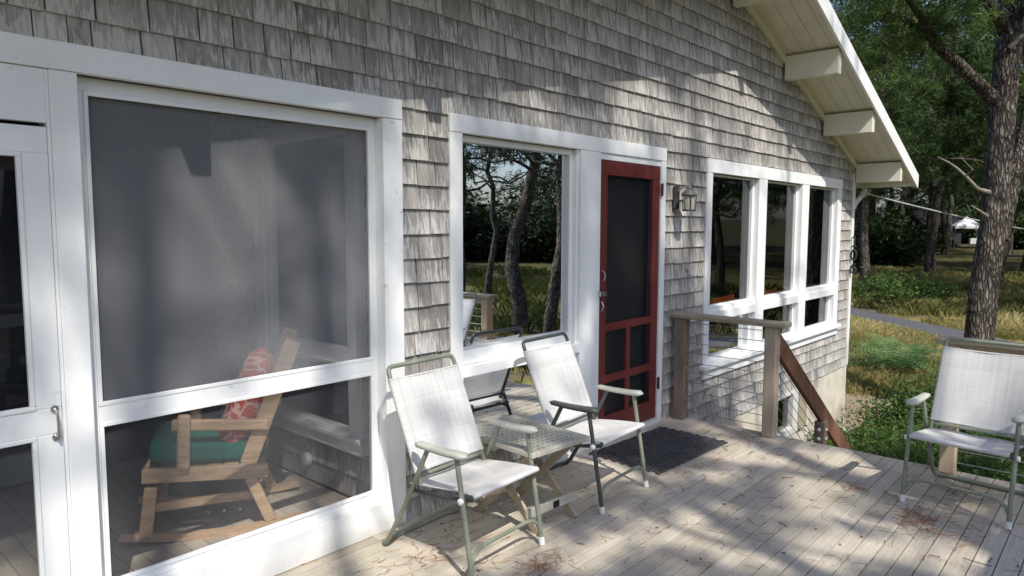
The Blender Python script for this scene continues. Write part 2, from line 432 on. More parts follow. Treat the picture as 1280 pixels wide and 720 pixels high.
SUN = norm((.47, 1.0, -1.33))
el = math.asin(-SUN[2])
sl = bpy.data.lights.new('sun', 'SUN'); sl.energy = 5.0; sl.angle = R(.53); sl.color = (1.0, .955, .88)
so = bpy.data.objects.new('sun', sl); C.objects.link(so)
so.rotation_euler = Vector(SUN).to_track_quat('-Z', 'Y').to_euler(); so.location = (-3, -8, 12)
w = bpy.data.worlds.new('World'); sc.world = w; w.use_nodes = True
nt = w.node_tree; bg = nt.nodes['Background']
sky = nt.nodes.new('ShaderNodeTexSky'); sky.sky_type = 'NISHITA'; sky.sun_disc = False
sky.sun_elevation = el; sky.sun_rotation = math.atan2(-SUN[0], -SUN[1]); sky.dust_density = 2.2; sky.ozone_density = 3.5; sky.air_density = 1.2
wbal = nt.nodes.new('ShaderNodeMix'); wbal.data_type = 'RGBA'; wbal.blend_type = 'MULTIPLY'; wbal.inputs[0].default_value = 1
wbal.inputs[7].default_value = (1.09, 1.09, 1.19, 1)
nt.links.new(sky.outputs[0], wbal.inputs[6]); nt.links.new(wbal.outputs[2], bg.inputs[0]); bg.inputs[1].default_value = .15
sc.view_settings.view_transform = 'Standard'; sc.view_settings.look = 'None'; sc.view_settings.exposure = 0; sc.view_settings.gamma = 1
sc.render.engine = 'CYCLES'
cy = sc.cycles
cy.max_bounces = 9; cy.diffuse_bounces = 4; cy.glossy_bounces = 4; cy.transmission_bounces = 6; cy.transparent_max_bounces = 16
cy.use_denoising = True; cy.sample_clamp_indirect = 6
try: cy.denoiser = 'OPENIMAGEDENOISE'
except Exception: pass
cy.caustics_reflective = False; cy.caustics_refractive = False

# ------------------------------------------------------------------ terrain
def gz(x, y):
    r = math.hypot(x - 3, y + 1)
    z = -1.3 + .028 * max(0, r - 22)
    z += .10 * math.sin(x*.35 + 1) * math.sin(y*.31) * min(1, max(0, r-9)/10)
    return z
def ground():
    xs = np.concatenate([[-400,-200,-120,-80], np.arange(-60, 90.1, 1.5), [100,120,160,220,320,450]])
    ys = np.concatenate([[-400,-250,-160,-110,-80], np.arange(-60, 60.1, 1.5), [75,100,140,200,300,400]])
    V = [(x, y, min(gz(x, y), 4)) for y in ys for x in xs]; nx = len(xs)
    Fq = [(j*nx+i, j*nx+i+1, (j+1)*nx+i+1, (j+1)*nx+i) for j in range(len(ys)-1) for i in range(nx-1)]
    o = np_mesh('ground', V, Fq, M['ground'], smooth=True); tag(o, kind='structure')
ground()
ROAD = [(8,-14), (12,-9.6), (17,-4.4), (20,-1.3), (22.4,1.3), (25.6,4.4), (29,8), (34,13), (42,21), (55,34)]
def road():
    V = []; Fq = []
    pts = []
    for i in range(len(ROAD)-1):
        for k in range(8):
            t = k/8; pts.append((ROAD[i][0]*(1-t)+ROAD[i+1][0]*t, ROAD[i][1]*(1-t)+ROAD[i+1][1]*t))
    for i, p in enumerate(pts):
        q = pts[min(i+1, len(pts)-1)]; p0 = pts[max(i-1, 0)]
        d = norm((q[0]-p0[0], q[1]-p0[1], 0)); n_ = np.array((-d[1], d[0]))
        for s_ in (-.85, -.4, 0, .4, .85):
            x, y = p[0]+n_[0]*s_, p[1]+n_[1]*s_
            V.append((x, y, gz(x, y) + .035 - .02*abs(s_)))
    for i in range(len(pts)-1):
        for k in range(4):
            Fq.append((i*5+k, i*5+k+1, i*5+k+6, i*5+k+5))
    o = np_mesh('road', V, Fq, M['asphalt'], smooth=True); tag(o, kind='structure')
road()

# ------------------------------------------------------------------ deck
def deck():
    b = MB(); P = .0925; rnd = random.Random(3)
    y = -.004; i = 0
    while y > -3.3:
        x = -3.0 - rnd.random()*2
        while x < 5.36:
            L = rnd.uniform(2.2, 4.2); x1 = min(x + L, 5.365)
            if 5.365 - x1 < .5: x1 = 5.365
            cc = rnd.random(); b.col = (cc, rnd.random(), .5)
            dz = rnd.uniform(-.0015, .0015)
            b.box(max(x, -3), x1 - .0015, y - P + .0045, y, -.025 + dz, dz)
            x = x1
        y -= P; i += 1
    o = b.build('deck', M['deck'], bevel=.002); tag(o, kind='structure')
    fr = MB()
    fr.box(5.325, 5.36, -3.28, -.03, -.24, -.027); fr.box(-3, 5.324, -3.315, -3.28, -.24, -.027)
    for x in np.arange(-2.6, 5.2, .6): fr.box(x, x+.04, -3.27, -.03, -.22, -.028)
    o2 = fr.build('deck_framing', M['post'], o)
    pf = MB()
    for x in (-2.5, 1.2, 4.9):
        for yy in (-3.1, -1.6): pf.box(x, x+.14, yy, yy+.14, gz(x, yy)-.1, -.23)
    pf.build('deck_footing', M['post'], o)
deck()
def nails():
    V = []; F_ = []; rnd = random.Random(2); y = -.004
    while y > -3.2:
        for x in np.arange(.6, 5.3, .405):
            for dy in (.022, .066):
                cx_, cy_ = x + rnd.uniform(-.006,.006), y - dy + rnd.uniform(-.004,.004); o_ = len(V)
                V += [(cx_+.0032*math.cos(a), cy_+.0032*math.sin(a), .0022) for a in np.arange(6)*math.pi/3]; F_.append(tuple(o_+k for k in range(6)))
        y -= .0925
    o = np_mesh('nail_heads', V, F_, M['black_metal'], bpy.data.objects['deck']); o['kind'] = 'stuff'
nails()
def porch_floor():
    b = MB(); rnd = random.Random(8); x = -2.9
    while x < 2.3:
        b.col = (rnd.random(), .5, .5); b.box(x, x+.0885, .035, 2.19, -.022, 0); x += .0925
    return b
# ------------------------------------------------------------------ house
house = empty('house', (0,0,0), 0, 'grey cedar shingled house with white trimmed windows and a screened porch', 'house')
RIDGE = (6.1, 3.935); SL, SRt = .2, .361
def roof_under(x):   # underside of the roof planes
    return RIDGE[1] - SL*(RIDGE[0]-x) if x < RIDGE[0] else RIDGE[1] - SRt*(x-RIDGE[0])
OPEN = [(-2.4, 2.374, -.02, 2.27), (2.715, 5.11, -.02, 2.245), (5.842, 9.615, .23, 2.228)]
EXTRA_SH = [(2.715, 4.19, 0.0, .235)]
def shingles():
    b = MB(); rnd = random.Random(21); E_ = .1318; z0 = 2.236 - 19*E_
    def row_spans(z):
        spans = [(-8.0, 10.085)]
        zc = z + E_*.5
        for x0, x1, a, c in OPEN:
            if a < zc < c - .0:
                ns = []
                for s0, s1 in spans:
                    if x1 <= s0 or x0 >= s1: ns.append((s0, s1)); continue
                    if x0 > s0: ns.append((s0, x0))
                    if x1 < s1: ns.append((x1, s1))
                spans = ns
        for x0, x1, a, c in EXTRA_SH:
            if a - .06 < zc < c: spans.append((x0, x1))
        return spans
    k = 0
    while z0 + k*E_ < 3.9:
        z = z0 + k*E_; k += 1
        cuts = [q for x0, x1, a, c in OPEN if abs(z + E_*.5 - c) < E_*.5 for q in (x0, x1)]
        spans_ = []
        for s0, s1 in row_spans(z):
            pts_ = [s0] + [q for q in sorted(cuts) if s0 < q < s1] + [s1]; spans_ += list(zip(pts_[:-1], pts_[1:]))
        for s0, s1 in spans_:
            x = s0
            while x < s1 - .002:
                wd = rnd.choice((rnd.uniform(.075,.12), rnd.uniform(.11,.19), rnd.uniform(.13,.23)))
                x1 = min(x + wd, s1)
                if s1 - x1 < .05: x1 = s1
                zt = min(z + E_ + .01, roof_under((x+x1)/2) - .004)
                if zt - z > .03:
                    zb = z + rnd.uniform(-.0035, .0035)
                    below = 0 < x < 0
                    for (ox0, ox1, a, c) in OPEN:
                        if ox0 - .001 < (x+x1)/2 < ox1 + .001 and abs(z + E_*.5 - c) < E_*.5: zb = max(zb, c + .001)
                    g = .0018 + rnd.random()*.0028
                    r1 = rnd.random(); r3 = rnd.random()
                    t0 = -.017 - rnd.random()*.003
                    tilt = rnd.uniform(-.0015, .0015)
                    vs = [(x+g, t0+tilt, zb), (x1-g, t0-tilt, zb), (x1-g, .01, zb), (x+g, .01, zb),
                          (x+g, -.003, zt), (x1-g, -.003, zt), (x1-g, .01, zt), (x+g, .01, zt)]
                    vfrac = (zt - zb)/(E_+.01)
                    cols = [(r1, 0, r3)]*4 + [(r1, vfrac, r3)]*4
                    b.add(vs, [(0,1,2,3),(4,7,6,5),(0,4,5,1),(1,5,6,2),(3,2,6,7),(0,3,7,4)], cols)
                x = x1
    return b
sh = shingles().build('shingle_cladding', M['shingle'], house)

def sheathing():
    """wall core behind the shingles, with the window and door openings left open"""
    b = MB(); b.col = (.1,.5,.1)
    xs = sorted({-8, 10.17, 6.1, -2.4, 2.374, 2.715, 5.11, 5.842, 9.615})
    for x0, x1 in zip(xs[:-1], xs[1:]):
        zz = [(-.262, roof_under)]
        hole = None
        for a0, a1, c, d in OPEN:
            if a0 <= x0 and x1 <= a1: hole = (c, d)
        def slab(za, zb0, zb1):
            if min(zb0, zb1) > za: b.prism([(x0, za), (x1, za), (x1, zb1), (x0, zb0)], .012, .075)
        if hole is None: slab(-.26, roof_under(x0), roof_under(x1))
        else:
            if hole[0] > -.2: slab(-.26, hole[0], hole[0])
            b.prism([(x0, hole[1]-.1), (x1, hole[1]-.1), (x1, roof_under(x1)), (x0, roof_under(x0))], .012, .075)
    b.box(2.715, 4.19, .012, .075, -.26, .235)
    b.box(-8, 10.17, .012, .075, -.26, -.024)
    return b
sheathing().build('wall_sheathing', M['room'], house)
fb = MB(); fb.box(-8, 7.56, -.004, .2, -1.6, -.262); fb.box(7.56, 8.62, -.004, .2, -1.6, -.80); fb.box(7.56,8.62,-.004,.2,-.275,-.262); fb.box(8.62, 10.15, -.004, .2, -1.6, -.262)
fb.box(9.95, 10.15, .2, 9, -1.6, -.262); fb.box(-8, -7.8, .2, 9, -1.6, -.262)
fb.build('foundation', M['concrete'], house)
# outer side and back walls, interior rooms
sw = MB(); sw.box(10.085, 10.17, .076, 9, -.262, 2.36); sw.box(-8, -7.9, .076, 9, -.262, 1.04)
sw.prism([(-8,-.262),(10.17,-.262),(10.17,2.34),(6.1,3.84),(-8,1.03)], 8.9, 9)
sw.build('outer_wall', M['shingle'], house)
rm = MB()
rm.prism([(2.46,0),(10.05,0),(10.05,2.30),(6.1,3.75),(2.46,3.0)], 4.6, 4.66)
rm.box(9.95, 10.03, .08, 4.6, 0, 2.3)
rm.box(4.205, 4.245, .09, 4.6, .03, 3.1); rm.box(5.00, 5.04, .09, 4.6, .03, 3.1)
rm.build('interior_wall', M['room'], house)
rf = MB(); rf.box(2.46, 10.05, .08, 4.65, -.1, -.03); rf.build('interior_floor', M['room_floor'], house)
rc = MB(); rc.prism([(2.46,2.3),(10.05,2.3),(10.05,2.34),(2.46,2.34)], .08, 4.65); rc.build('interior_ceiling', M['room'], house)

# roof: slabs, soffit boards, fascia, lookouts, frieze, gutter
YO = -.62
ro = MB()
T = .14
xl, xr = -9.0, 10.86
ro.prism([(xl, roof_under(xl)+.02), (RIDGE[0], RIDGE[1]+.02), (RIDGE[0], RIDGE[1]+T), (xl, roof_under(xl)+T)], YO+.028, 9.5)
ro.prism([(RIDGE[0], RIDGE[1]+.02), (xr, roof_under(xr)+.02), (xr, roof_under(xr)+T), (RIDGE[0], RIDGE[1]+T)], YO+.028, 9.5)
ro.build('roof', M['roofing'], house)
sf = MB()
for a0, a1 in ((YO+.03, -.50), (-.497, -.36), (-.357, -.215), (-.212, -.075), (-.072, .0)):
    for x0, x1 in ((xl, RIDGE[0]), (RIDGE[0], xr)):
        sf.prism([(x0, roof_under(x0)), (x1, roof_under(x1)), (x1, roof_under(x1)+.018), (x0, roof_under(x0)+.018)], a0, a1)
xe0 = 10.175
sf.prism([(xe0, roof_under(xe0)), (xr-.02, roof_under(xr-.02)), (xr-.02, roof_under(xr-.02)+.018), (xe0, roof_under(xe0)+.018)], .002, 9.3)
sf.build('soffit', M['cream'], house, bevel=.003)
fa = MB()
for x0, x1 in ((xl, RIDGE[0]), (RIDGE[0], xr+.02)):
    fa.prism([(x0, roof_under(x0)-.06), (x1, roof_under(x1)-.06), (x1, roof_under(x1)+.12), (x0, roof_under(x0)+.12)], YO, YO+.026)
fa.box(xr-.005, xr+.02, YO+.028, 9.3, roof_under(xr)-.04, roof_under(xr)+.11)
fa.build('fascia', M['white'], house, bevel=.003)
fz = MB()
for x0, x1 in ((-8, RIDGE[0]), (RIDGE[0], 10.18)):
    fz.prism([(x0, roof_under(x0)-.09), (x1, roof_under(x1)-.09), (x1, roof_under(x1)-.004), (x0, roof_under(x0)-.004)], -.04, -.002)
fz.build('frieze_board', M['cream'], house, bevel=.003)
for x in (-6.79,-5.49,-4.19,-2.89,-1.59,-.29,1.01,2.31,3.61,4.91,6.21,7.49,8.75,10.10):
    zt = min(roof_under(x), roof_under(x+.09)) - .003
    hb = MB(); hb.box(x, x+.09, -.575, -.0405, zt-.245, zt)
    hb.build('rafter', M['cream'], house, bevel=.004)
gu = MB()
pts = []
zg = roof_under(xr) + .02
prof = [(xr+.022, zg+.09), (xr+.022, zg+.0), (xr+.05, zg-.03), (xr+.09, zg-.03), (xr+.13, zg+.02), (xr+.13, zg+.09), (xr+.125, zg+.09), (xr+.125, zg+.025), (xr+.088, zg-.024), (xr+.052, zg-.024), (xr+.027, zg+.004), (xr+.027, zg+.09)]
gu.prism(prof, YO+.03, 9.3); g_o = gu.build('gutter', M['cream'], house)
ds = MB(); ds.tube([(10.93,.07,zg-.03),(10.93,.07,zg-.10),(10.88,.07,zg-.14),(10.40,.05,zg-.30),(10.27,.05,zg-.38),(10.24,.05,zg-.5),(10.24,.05,-1.15),(10.28,.02,-1.24),(10.4,-.06,-1.28)], .036, 12)
for z_ in (1.6, .3, -.7): ds.lathe((10.24,.05,z_), [(.04,0),(.04,.02)], 12)
ds.build('downspout', M['white'], house, smooth=True)
cb = MB(); cb.box(10.09, 10.18, -.024, .011, -.262, 2.33); cb.box(10.171, 10.19, .011, .1, -.262, 2.33); cb.build('corner_board', M['white'], house, bevel=.003)
# number 106, black metal digits stacked down the corner board
num = MB(); nx, ny, rr = 10.137, -.036, .0145
def digit(pts): num.tube([(10.085, -.062-a*.9, z) for a, z in pts], rr*.85, 8)
def ell(cx, cz, a, c, t0=0, t1=360, n=20): return [(cx+a*math.cos(R(t0+(t1-t0)*k/n)), cz+c*math.sin(R(t0+(t1-t0)*k/n))) for k in range(n+1)]
digit([(-.028,1.475),(0,1.50),(0,1.36)]); digit([(-.03,1.36),(.03,1.36)])
digit(ell(0,1.245,.037,.07)); digit(ell(0,1.045,.037,.04)); digit([(.03,1.125),(0,1.118),(-.026,1.095),(-.037,1.045)])
o = num.build('house_number', M['black_metal'], house, smooth=True); o['label'] = 'black metal digits 106 stacked down the white corner board'

# ---- trim, windows, doors
YF = -.024     # face of the trim
def frame_parts(b, x0, x1, z0, z1, w_, y0, y1):
    """four butted boards round an opening; x0..z1 is the OUTER edge"""
    b.box(x0, x1, y0, y1, z1-w_, z1); b.box(x0, x1, y0, y1, z0, z0+w_)
    b.box(x0, x0+w_, y0, y1, z0+w_, z1-w_); b.box(x1-w_, x1, y0, y1, z0+w_, z1-w_)
def pane(name, x0, x1, z0, z1, y, mat, parent):
    b = MB(); b.add([(x0,y,z0),(x1,y,z0),(x1,y,z1),(x0,y,z1)], [(0,1,2,3)])
    return b.build(name, mat, parent)
# screened porch front
pt = MB()
pt.box(-2.4, 2.374, YF-.003, .011, 2.17, 2.27)
pt.box(2.25, 2.374, YF, .12, 0.002, 2.168)
pt.box(.786, .875, YF, .12, .002, 2.168)
pt.box(.8755, 2.2495, YF-.006, .115, .002, .165)
pt.build('porch_trim', M['white'], house, bevel=.003)
ps = MB()
def porch_panel(x0, x1):
    y0, y1 = .045, .085
    ps.box(x0, x1, y0, y1, 2.118, 2.17); ps.box(x0, x1, y0, y1, .166, .20)
    ps.box(x0, x0+.035, y0, y1, .20, 2.118); ps.box(x1-.035, x1, y0, y1, .20, 2.118)
    ps.box(x0+.035, x1-.035, y0-.005, y1, .853, .92)
    # thin screen mouldings
    for z0, z1 in ((.20,.853),(.92,2.118)):
        q = MB(); 
        ps.box(x0+.035, x1-.035, y0-.008, y0+.006, z1-.016, z1-.0); ps.box(x0+.035, x1-.035, y0-.008, y0+.006, z0, z0+.016)
        ps.box(x0+.035, x0+.05, y0-.008, y0+.006, z0+.016, z1-.016); ps.box(x1-.05, x1-.035, y0-.008, y0+.006, z0+.016, z1-.016)
porch_panel(.876, 2.249)
psf = ps.build('porch_screen_frame', M['white'], house, bevel=.002)
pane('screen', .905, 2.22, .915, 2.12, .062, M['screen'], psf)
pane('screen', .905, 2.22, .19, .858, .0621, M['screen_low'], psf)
# porch screen door at far left
pd = MB(); X0, X1 = -.16, .772
pd.box(X0, X1, -.018, .02, 1.872, 1.965); pd.box(X0, X1, -.018, .02, .862, .958); pd.box(X0, X1, -.018, .02, .01, .17)
for a0, a1, c0, c1 in ((X0, X0+.085, .17, 1.872), (X1-.082, X1, .17, 1.872)):
    pd.box(a0, a1, -.018, .02, .17, .862); pd.box(a0, a1, -.018, .02, .958, 1.872)
for z0, z1 in ((.17,.862),(.958,1.872)):
    pd.box(X0+.085, X1-.082, -.023, -.0, z1-.016, z1); pd.box(X0+.085, X1-.082, -.023, -.0, z0, z0+.016)
    pd.box(X1-.098, X1-.082, -.023, 0, z0+.016, z1-.016); pd.box(X0+.085, X0+.101, -.023, 0, z0+.016, z1-.016)
pdo = pd.build('porch_door', M['white'], house, bevel=.003)
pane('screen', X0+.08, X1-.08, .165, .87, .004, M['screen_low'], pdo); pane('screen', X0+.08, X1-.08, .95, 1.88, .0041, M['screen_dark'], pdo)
hd = MB(); hd.tube([(.748,-.02,.955),(.748,-.05,.945),(.748,-.056,.90),(.748,-.05,.86),(.748,-.02,.85)], .0048, 8)
hd.lathe((.748,-.024,.955), [(.013,0),(.013,.006)], 10, 'y'); hd.lathe((.748,-.024,.85), [(.013,0),(.013,.006)], 10, 'y')
hd.build('handle', M['steel'], pdo, smooth=True)
ph = MB(); ph.box(-2.4, .7735, -.014, .02, 1.98, 2.168); ph.box(-.36, -.165, -.02, .08, .002, 1.978); ph.box(.7735,.7855,-.016,.08,.002,2.168)
ph.box(-2.4, -.362, -.02, .08, .002, 1.978)
ph.build('porch_panel', M['white'], house, bevel=.002)
# porch interior
XW = 2.36
pfl = porch_floor().build('porch_floor', M['deck'], house, bevel=.002)
pw = MB(); rnd = random.Random(5)
def clap_wall_x(b, x, y0, y1, z0, z1):
    z = z0
    while z < z1 - .02:
        zt = min(z+.13, z1); b.col = (rnd.random(), .5, rnd.random())
        b.add([(x-.018,y0,z),(x-.018,y1,z),(x-.004,y1,zt),(x-.004,y0,zt),(x+.03,y0,z),(x+.03,y1,z),(x+.03,y1,zt),(x+.03,y0,zt)],
              [(0,1,2,3),(4,7,6,5),(0,4,5,1),(3,2,6,7),(0,3,7,4),(1,5,6,2)], [(rnd.random(),0,.4)]*2+[(.5,1,.4)]*2+[(.5,.5,.4)]*4); z = zt
clap_wall_x(pw, XW+.05, .13, 2.2, 0, .29); clap_wall_x(pw, XW+.05, 1.52, 2.2, .29, 2.45); clap_wall_x(pw, XW+.05, .13, .34, .29, 2.45); clap_wall_x(pw, XW+.05, .34, 1.52, 2.25, 2.45)
pw.build('porch_side_wall', M['shingle'], house)
pb = MB()
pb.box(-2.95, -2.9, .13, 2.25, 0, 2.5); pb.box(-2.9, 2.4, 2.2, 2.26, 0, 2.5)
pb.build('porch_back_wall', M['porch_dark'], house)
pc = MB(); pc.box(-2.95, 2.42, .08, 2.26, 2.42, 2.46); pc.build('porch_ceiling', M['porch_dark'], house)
# window between porch and room
pf_ = MB(); xa, xb = XW-.005, XW+.06
pf_.box(xa, xb, .34, 1.52, 2.15, 2.25); pf_.box(xa, xb, .34, .45, .40, 2.15); pf_.box(xa, xb, 1.40, 1.52, .40, 2.15)
pf_.box(xa-.008, xb, .34, 1.52, .29, .40); pf_.box(xa-.03, xa-.009, .33, 1.53, .365, .392); pf_.box(xa+.01, xb, .45, 1.40, .78, .90); pf_.box(xa-.012, xa+.009, .45, 1.40, .80, .82)
for z0, z1 in ((.40,.78),(.90,2.15)):
    pf_.box(xa+.012, xb-.01, 1.36, 1.40, z0, z1); pf_.box(xa+.012, xb-.01, .45, .49, z0, z1)
pwf = pf_.build('porch_window', M['white'], house, bevel=.003)
gb = MB(); gb.add([(XW+.04,.45,.4),(XW+.04,1.4,.4),(XW+.04,1.4,2.15),(XW+.04,.45,2.15)], [(0,1,2,3)]); gb.build('pane', M['glass'], pwf)
# white framed door on the porch back wall
bd = MB()
xa_, xb_ = .42, 1.42
bd.box(xa_, xa_+.09, 2.15, 2.199, 0, 2.05); bd.box(xb_-.09, xb_, 2.15, 2.199, 0, 2.05); bd.box(xa_, xb_, 2.15, 2.199, 2.05, 2.15)
bd.box(xa_+.09, xa_+.19, 2.165, 2.199, .02, 2.05); bd.box(xb_-.19, xb_-.09, 2.165, 2.199, .02, 2.05)
bd.box(xa_+.19, xb_-.19, 2.165, 2.199, 1.0, 1.08); bd.box(xa_+.19, xb_-.19, 2.165, 2.199, .02, .2); bd.box(xa_+.19, xb_-.19, 2.165, 2.199, 1.95, 2.05)
M['shade_white'] = simple('shaded_white_paint', (.34,.35,.35), (.28,.29,.29), 3, rough=.6)  # white paint greyed in its colour as if in shade
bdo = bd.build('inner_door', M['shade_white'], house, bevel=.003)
pane('pane', xa_+.19, xb_-.19, .2, 1.95, 2.19, M['glass'], bdo)

# picture window and red screen door share one casing
t2 = MB()
t2.box(2.715, 5.11, YF-.003, .011, 2.147, 2.247)
t2.box(2.715, 2.812, YF, .10, .27, 2.146); t2.box(3.945, 4.186, YF, .10, .002, 2.146); t2.box(5.038, 5.11, YF, .10, -.02, 2.146)
t2.box(4.186, 5.038, YF+.01, .10, 2.10, 2.146)
t2.build('casing', M['white'], house, bevel=.003)
w2 = MB(); y0, y1 = .03, .085
w2.box(2.812, 3.945, y0, y1, 2.108, 2.147)
w2.box(2.812, 2.84, y0, y1, .30, 2.108); w2.box(3.885, 3.945, y0, y1, .30, 2.108); w2.box(3.925, 3.945, .0, y0, .30, 2.147)
w2.box(2.84, 3.885, y0-.02, y1, .80, .885); w2.box(2.812, 3.945, -.034, y0-.021, .735, .800); w2.box(2.84, 3.885, y0, y1, .735, .7995)
w2.box(2.69, 3.944, -.06, y1, .262, .30); w2.box(2.72, 3.944, -.028, .011, .235, .2615)
w2o = w2.build('picture_window', M['white'], house, bevel=.003)
pane('pane', 2.835, 3.89, .88, 2.11, .06, M['glass'], w2o); pane('pane', 2.835, 3.89, .30, .736, .0601, M['glass'], w2o)
wb = MB(); wb.box(2.715, 3.945, -.03, .011, .002, .03); wb.build('base_trim', M['white'], house)
rd = MB(); xa, xb, ya, yb = 4.192, 5.034, -.012, .024
rd.box(xa, xb, ya, yb, 1.992, 2.096); rd.box(xa, xb, ya, yb, .045, .196)
rd.box(xa, xa+.098, ya, yb, .196, 1.992); rd.box(xb-.10, xb, ya, yb, .196, 1.992)
rd.box(xa+.098, xb-.10, ya+.002, yb-.002, .840, .900); rd.box(xa+.098, xb-.10, ya+.002, yb-.002, .450, .508)
for z0, z1 in ((.196,.450),(.508,.840)): rd.box(4.580, 4.632, ya+.002, yb-.002, z0, z1)
rdo = rd.build('red_screen_door', M['red'], house, bevel=.004); rdo['label'] = 'red wooden screen door with one tall and four small screens'
pane('screen', xa+.09, xb-.09, .19, 2.0, .008, M['screen_dark'], rdo)
lt = MB(); lt.box(4.166, 4.20, -.05, -.026, 1.115, 1.150); lt.box(4.205, 4.245, -.05, -.0125, 1.115, 1.148); lt.tube([(4.195,-.04,1.13),(4.215,-.04,1.13)], .009, 8)
lt.build('latch', M['steel'], rdo, bevel=.002)
lt = MB(); lt.tube([(4.228,-.014,1.30),(4.228,-.04,1.28),(4.228,-.04,1.24),(4.228,-.014,1.22)], .006, 8); lt.build('handle', M['steel'], rdo)
lt = MB(); lt.tube([(4.228,-.014,1.07),(4.228,-.03,1.04),(4.228,-.014,1.0)], .006, 8); lt.build('hook', M['steel'], rdo)
for z in (1.87, .29):
    hg = MB(); hg.box(5.028, 5.052, -.034, -.0245, z, z+.09); hg.tube([(5.036,-.036,z-.005),(5.036,-.036,z+.095)], .007, 8); hg.build('hinge', M['red'], rdo)
th = MB(); th.box(4.187, 5.037, -.05, .1, .002, .040); th.build('threshold', M['white'], house, bevel=.004)
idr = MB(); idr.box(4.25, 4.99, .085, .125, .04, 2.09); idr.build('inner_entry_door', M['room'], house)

# three tall windows over three low ones
t3 = MB()
t3.box(5.842, 9.615, YF-.003, .011, 2.105, 2.228)
for a0, a1 in ((5.842,5.945),(6.985,7.185),(8.20,8.42),(9.46,9.615)): t3.box(a0, a1, YF, .10, .355, 2.104)
t3.build('window_casing', M['white'], house, bevel=.003)
t3s = MB(); t3s.box(5.80, 9.655, -.07, .10, .315, .354); t3s.box(5.842, 9.615, YF-.01, .011, .225, .314); t3s.build('window_sill', M['white'], house, bevel=.004)
for a0, a1 in ((5.945,6.985),(7.185,8.20),(8.42,9.46)):
    b = MB(); y0, y1 = .035, .09
    b.box(a0, a1, y0, y1, 2.085, 2.105); b.box(a0, a0+.025, y0, y1, .355, 2.085); b.box(a1-.03, a1, y0, y1, .355, 2.085)
    b.box(a0+.025, a1-.03, y0, y1, .74, .885); b.box(a0+.0005, a1-.0005, -.022, y0-.001, .75, .835); b.box(a0+.0005, a1-.0005, -.005, y0-.001, .836, .876)
    b.box(a0+.025, a1-.03, y0, y1, .355, .40)
    wo = b.build('window', M['white'], house, bevel=.003)
    pane('pane', a0+.02, a1-.025, .88, 2.09, .066, M['glass'], wo); pane('pane', a0+.02, a1-.025, .395, .745, .0661, M['glass'], wo)
# basement window
bw = MB(); bw.box(7.60, 7.70, -.02, .08, -.80, -.275); bw.box(8.17, 8.33, -.02, .08, -.80, -.275); bw.box(7.70, 8.17, -.02, .08, -.80, -.72); bw.box(7.70, 8.17, -.02, .08, -.32, -.275)
bwo = bw.build('basement_window', M['white'], house, bevel=.003); pane('pane', 7.70, 8.17, -.72, -.32, .04, M['glass'], bwo)
bs = MB(); bs.box(8.335, 8.60, -.03, .05, -.80, -.28); bs.build('shutter', M['cap'], house)
bk = MB(); bk.box(7.57, 8.61, .19, .2, -.9, -.2); bk.build('basement_wall', M['room'], house)

# ------------------------------------------------------------------ small things on the walls
wl = empty('wall_lamp', (5.27, -.018, 1.86), 0, 'weathered lantern style wall lamp with frosted glass beside the red door', 'wall lamp')
b = MB(); b.prism([(-.055,-.11),(.055,-.11),(.045,.11),(-.045,.11)], -.03, .0); b.build('back_plate', M['black_metal'], wl, bevel=.006)
b = MB(); b.tube([(0,-.03,.06),(0,-.07,.088),(0,-.12,.098),(0,-.17,.098)], .011, 8); b.build('arm', M['steel'], wl, smooth=True)
b = MB(); b.lathe((0,-.175,0), [(.082,.012),(.088,.022),(.075,.04),(.045,.068),(.028,.076),(.028,.09),(.018,.106),(.004,.112)], 20); b.build('lamp_top', simple('weathered_pewter', (.16,.15,.145), (.07,.066,.064), 14, rough=.5, metal=.4), wl, smooth=True)
b = MB(); b.lathe((0,-.175,0), [(.058,-.115),(.064,0.0),(.064,.011)], 20); b.build('lamp_glass', simple('frosted_lamp_glass', (.46,.43,.36), (.33,.31,.26), 8, rough=.3), wl, smooth=True)
b = MB()
for k in range(4):
    a = R(45+90*k); b.tube([(.068*math.cos(a),-.175+.068*math.sin(a),-.125),(.078*math.cos(a),-.175+.078*math.sin(a),.012)], .005, 6)
b.lathe((0,-.175,-.132), [(.072,0),(.074,.006),(.066,.016)], 20); b.build('cage', M['black_metal'], wl)
hk = MB(); hk.tube([(5.505,-.018,1.245),(5.505,-.045,1.235),(5.505,-.052,1.21),(5.505,-.04,1.195),(5.505,-.03,1.20)], .006, 8); hk.lathe((5.505,-.024,1.245), [(.014,0),(.014,.008)], 10, 'y')
wl.scale = (.82,.74,.86)
tag(hk.build('wall_hook', M['steel'], smooth=True), 'small metal hook screwed to the shingles below the wall lamp', 'hook')
kf = MB(); kf.lathe((XW+.03, .96, .135), [(.038,0),(.045,-.01),(.045,-.03),(.036,-.042),(.012,-.046)], 18, 'x')
tag(kf.build('wall_fixture', M['plastic_white'], smooth=True), 'white round knob on the low wall inside the screened porch', 'wall fixture')

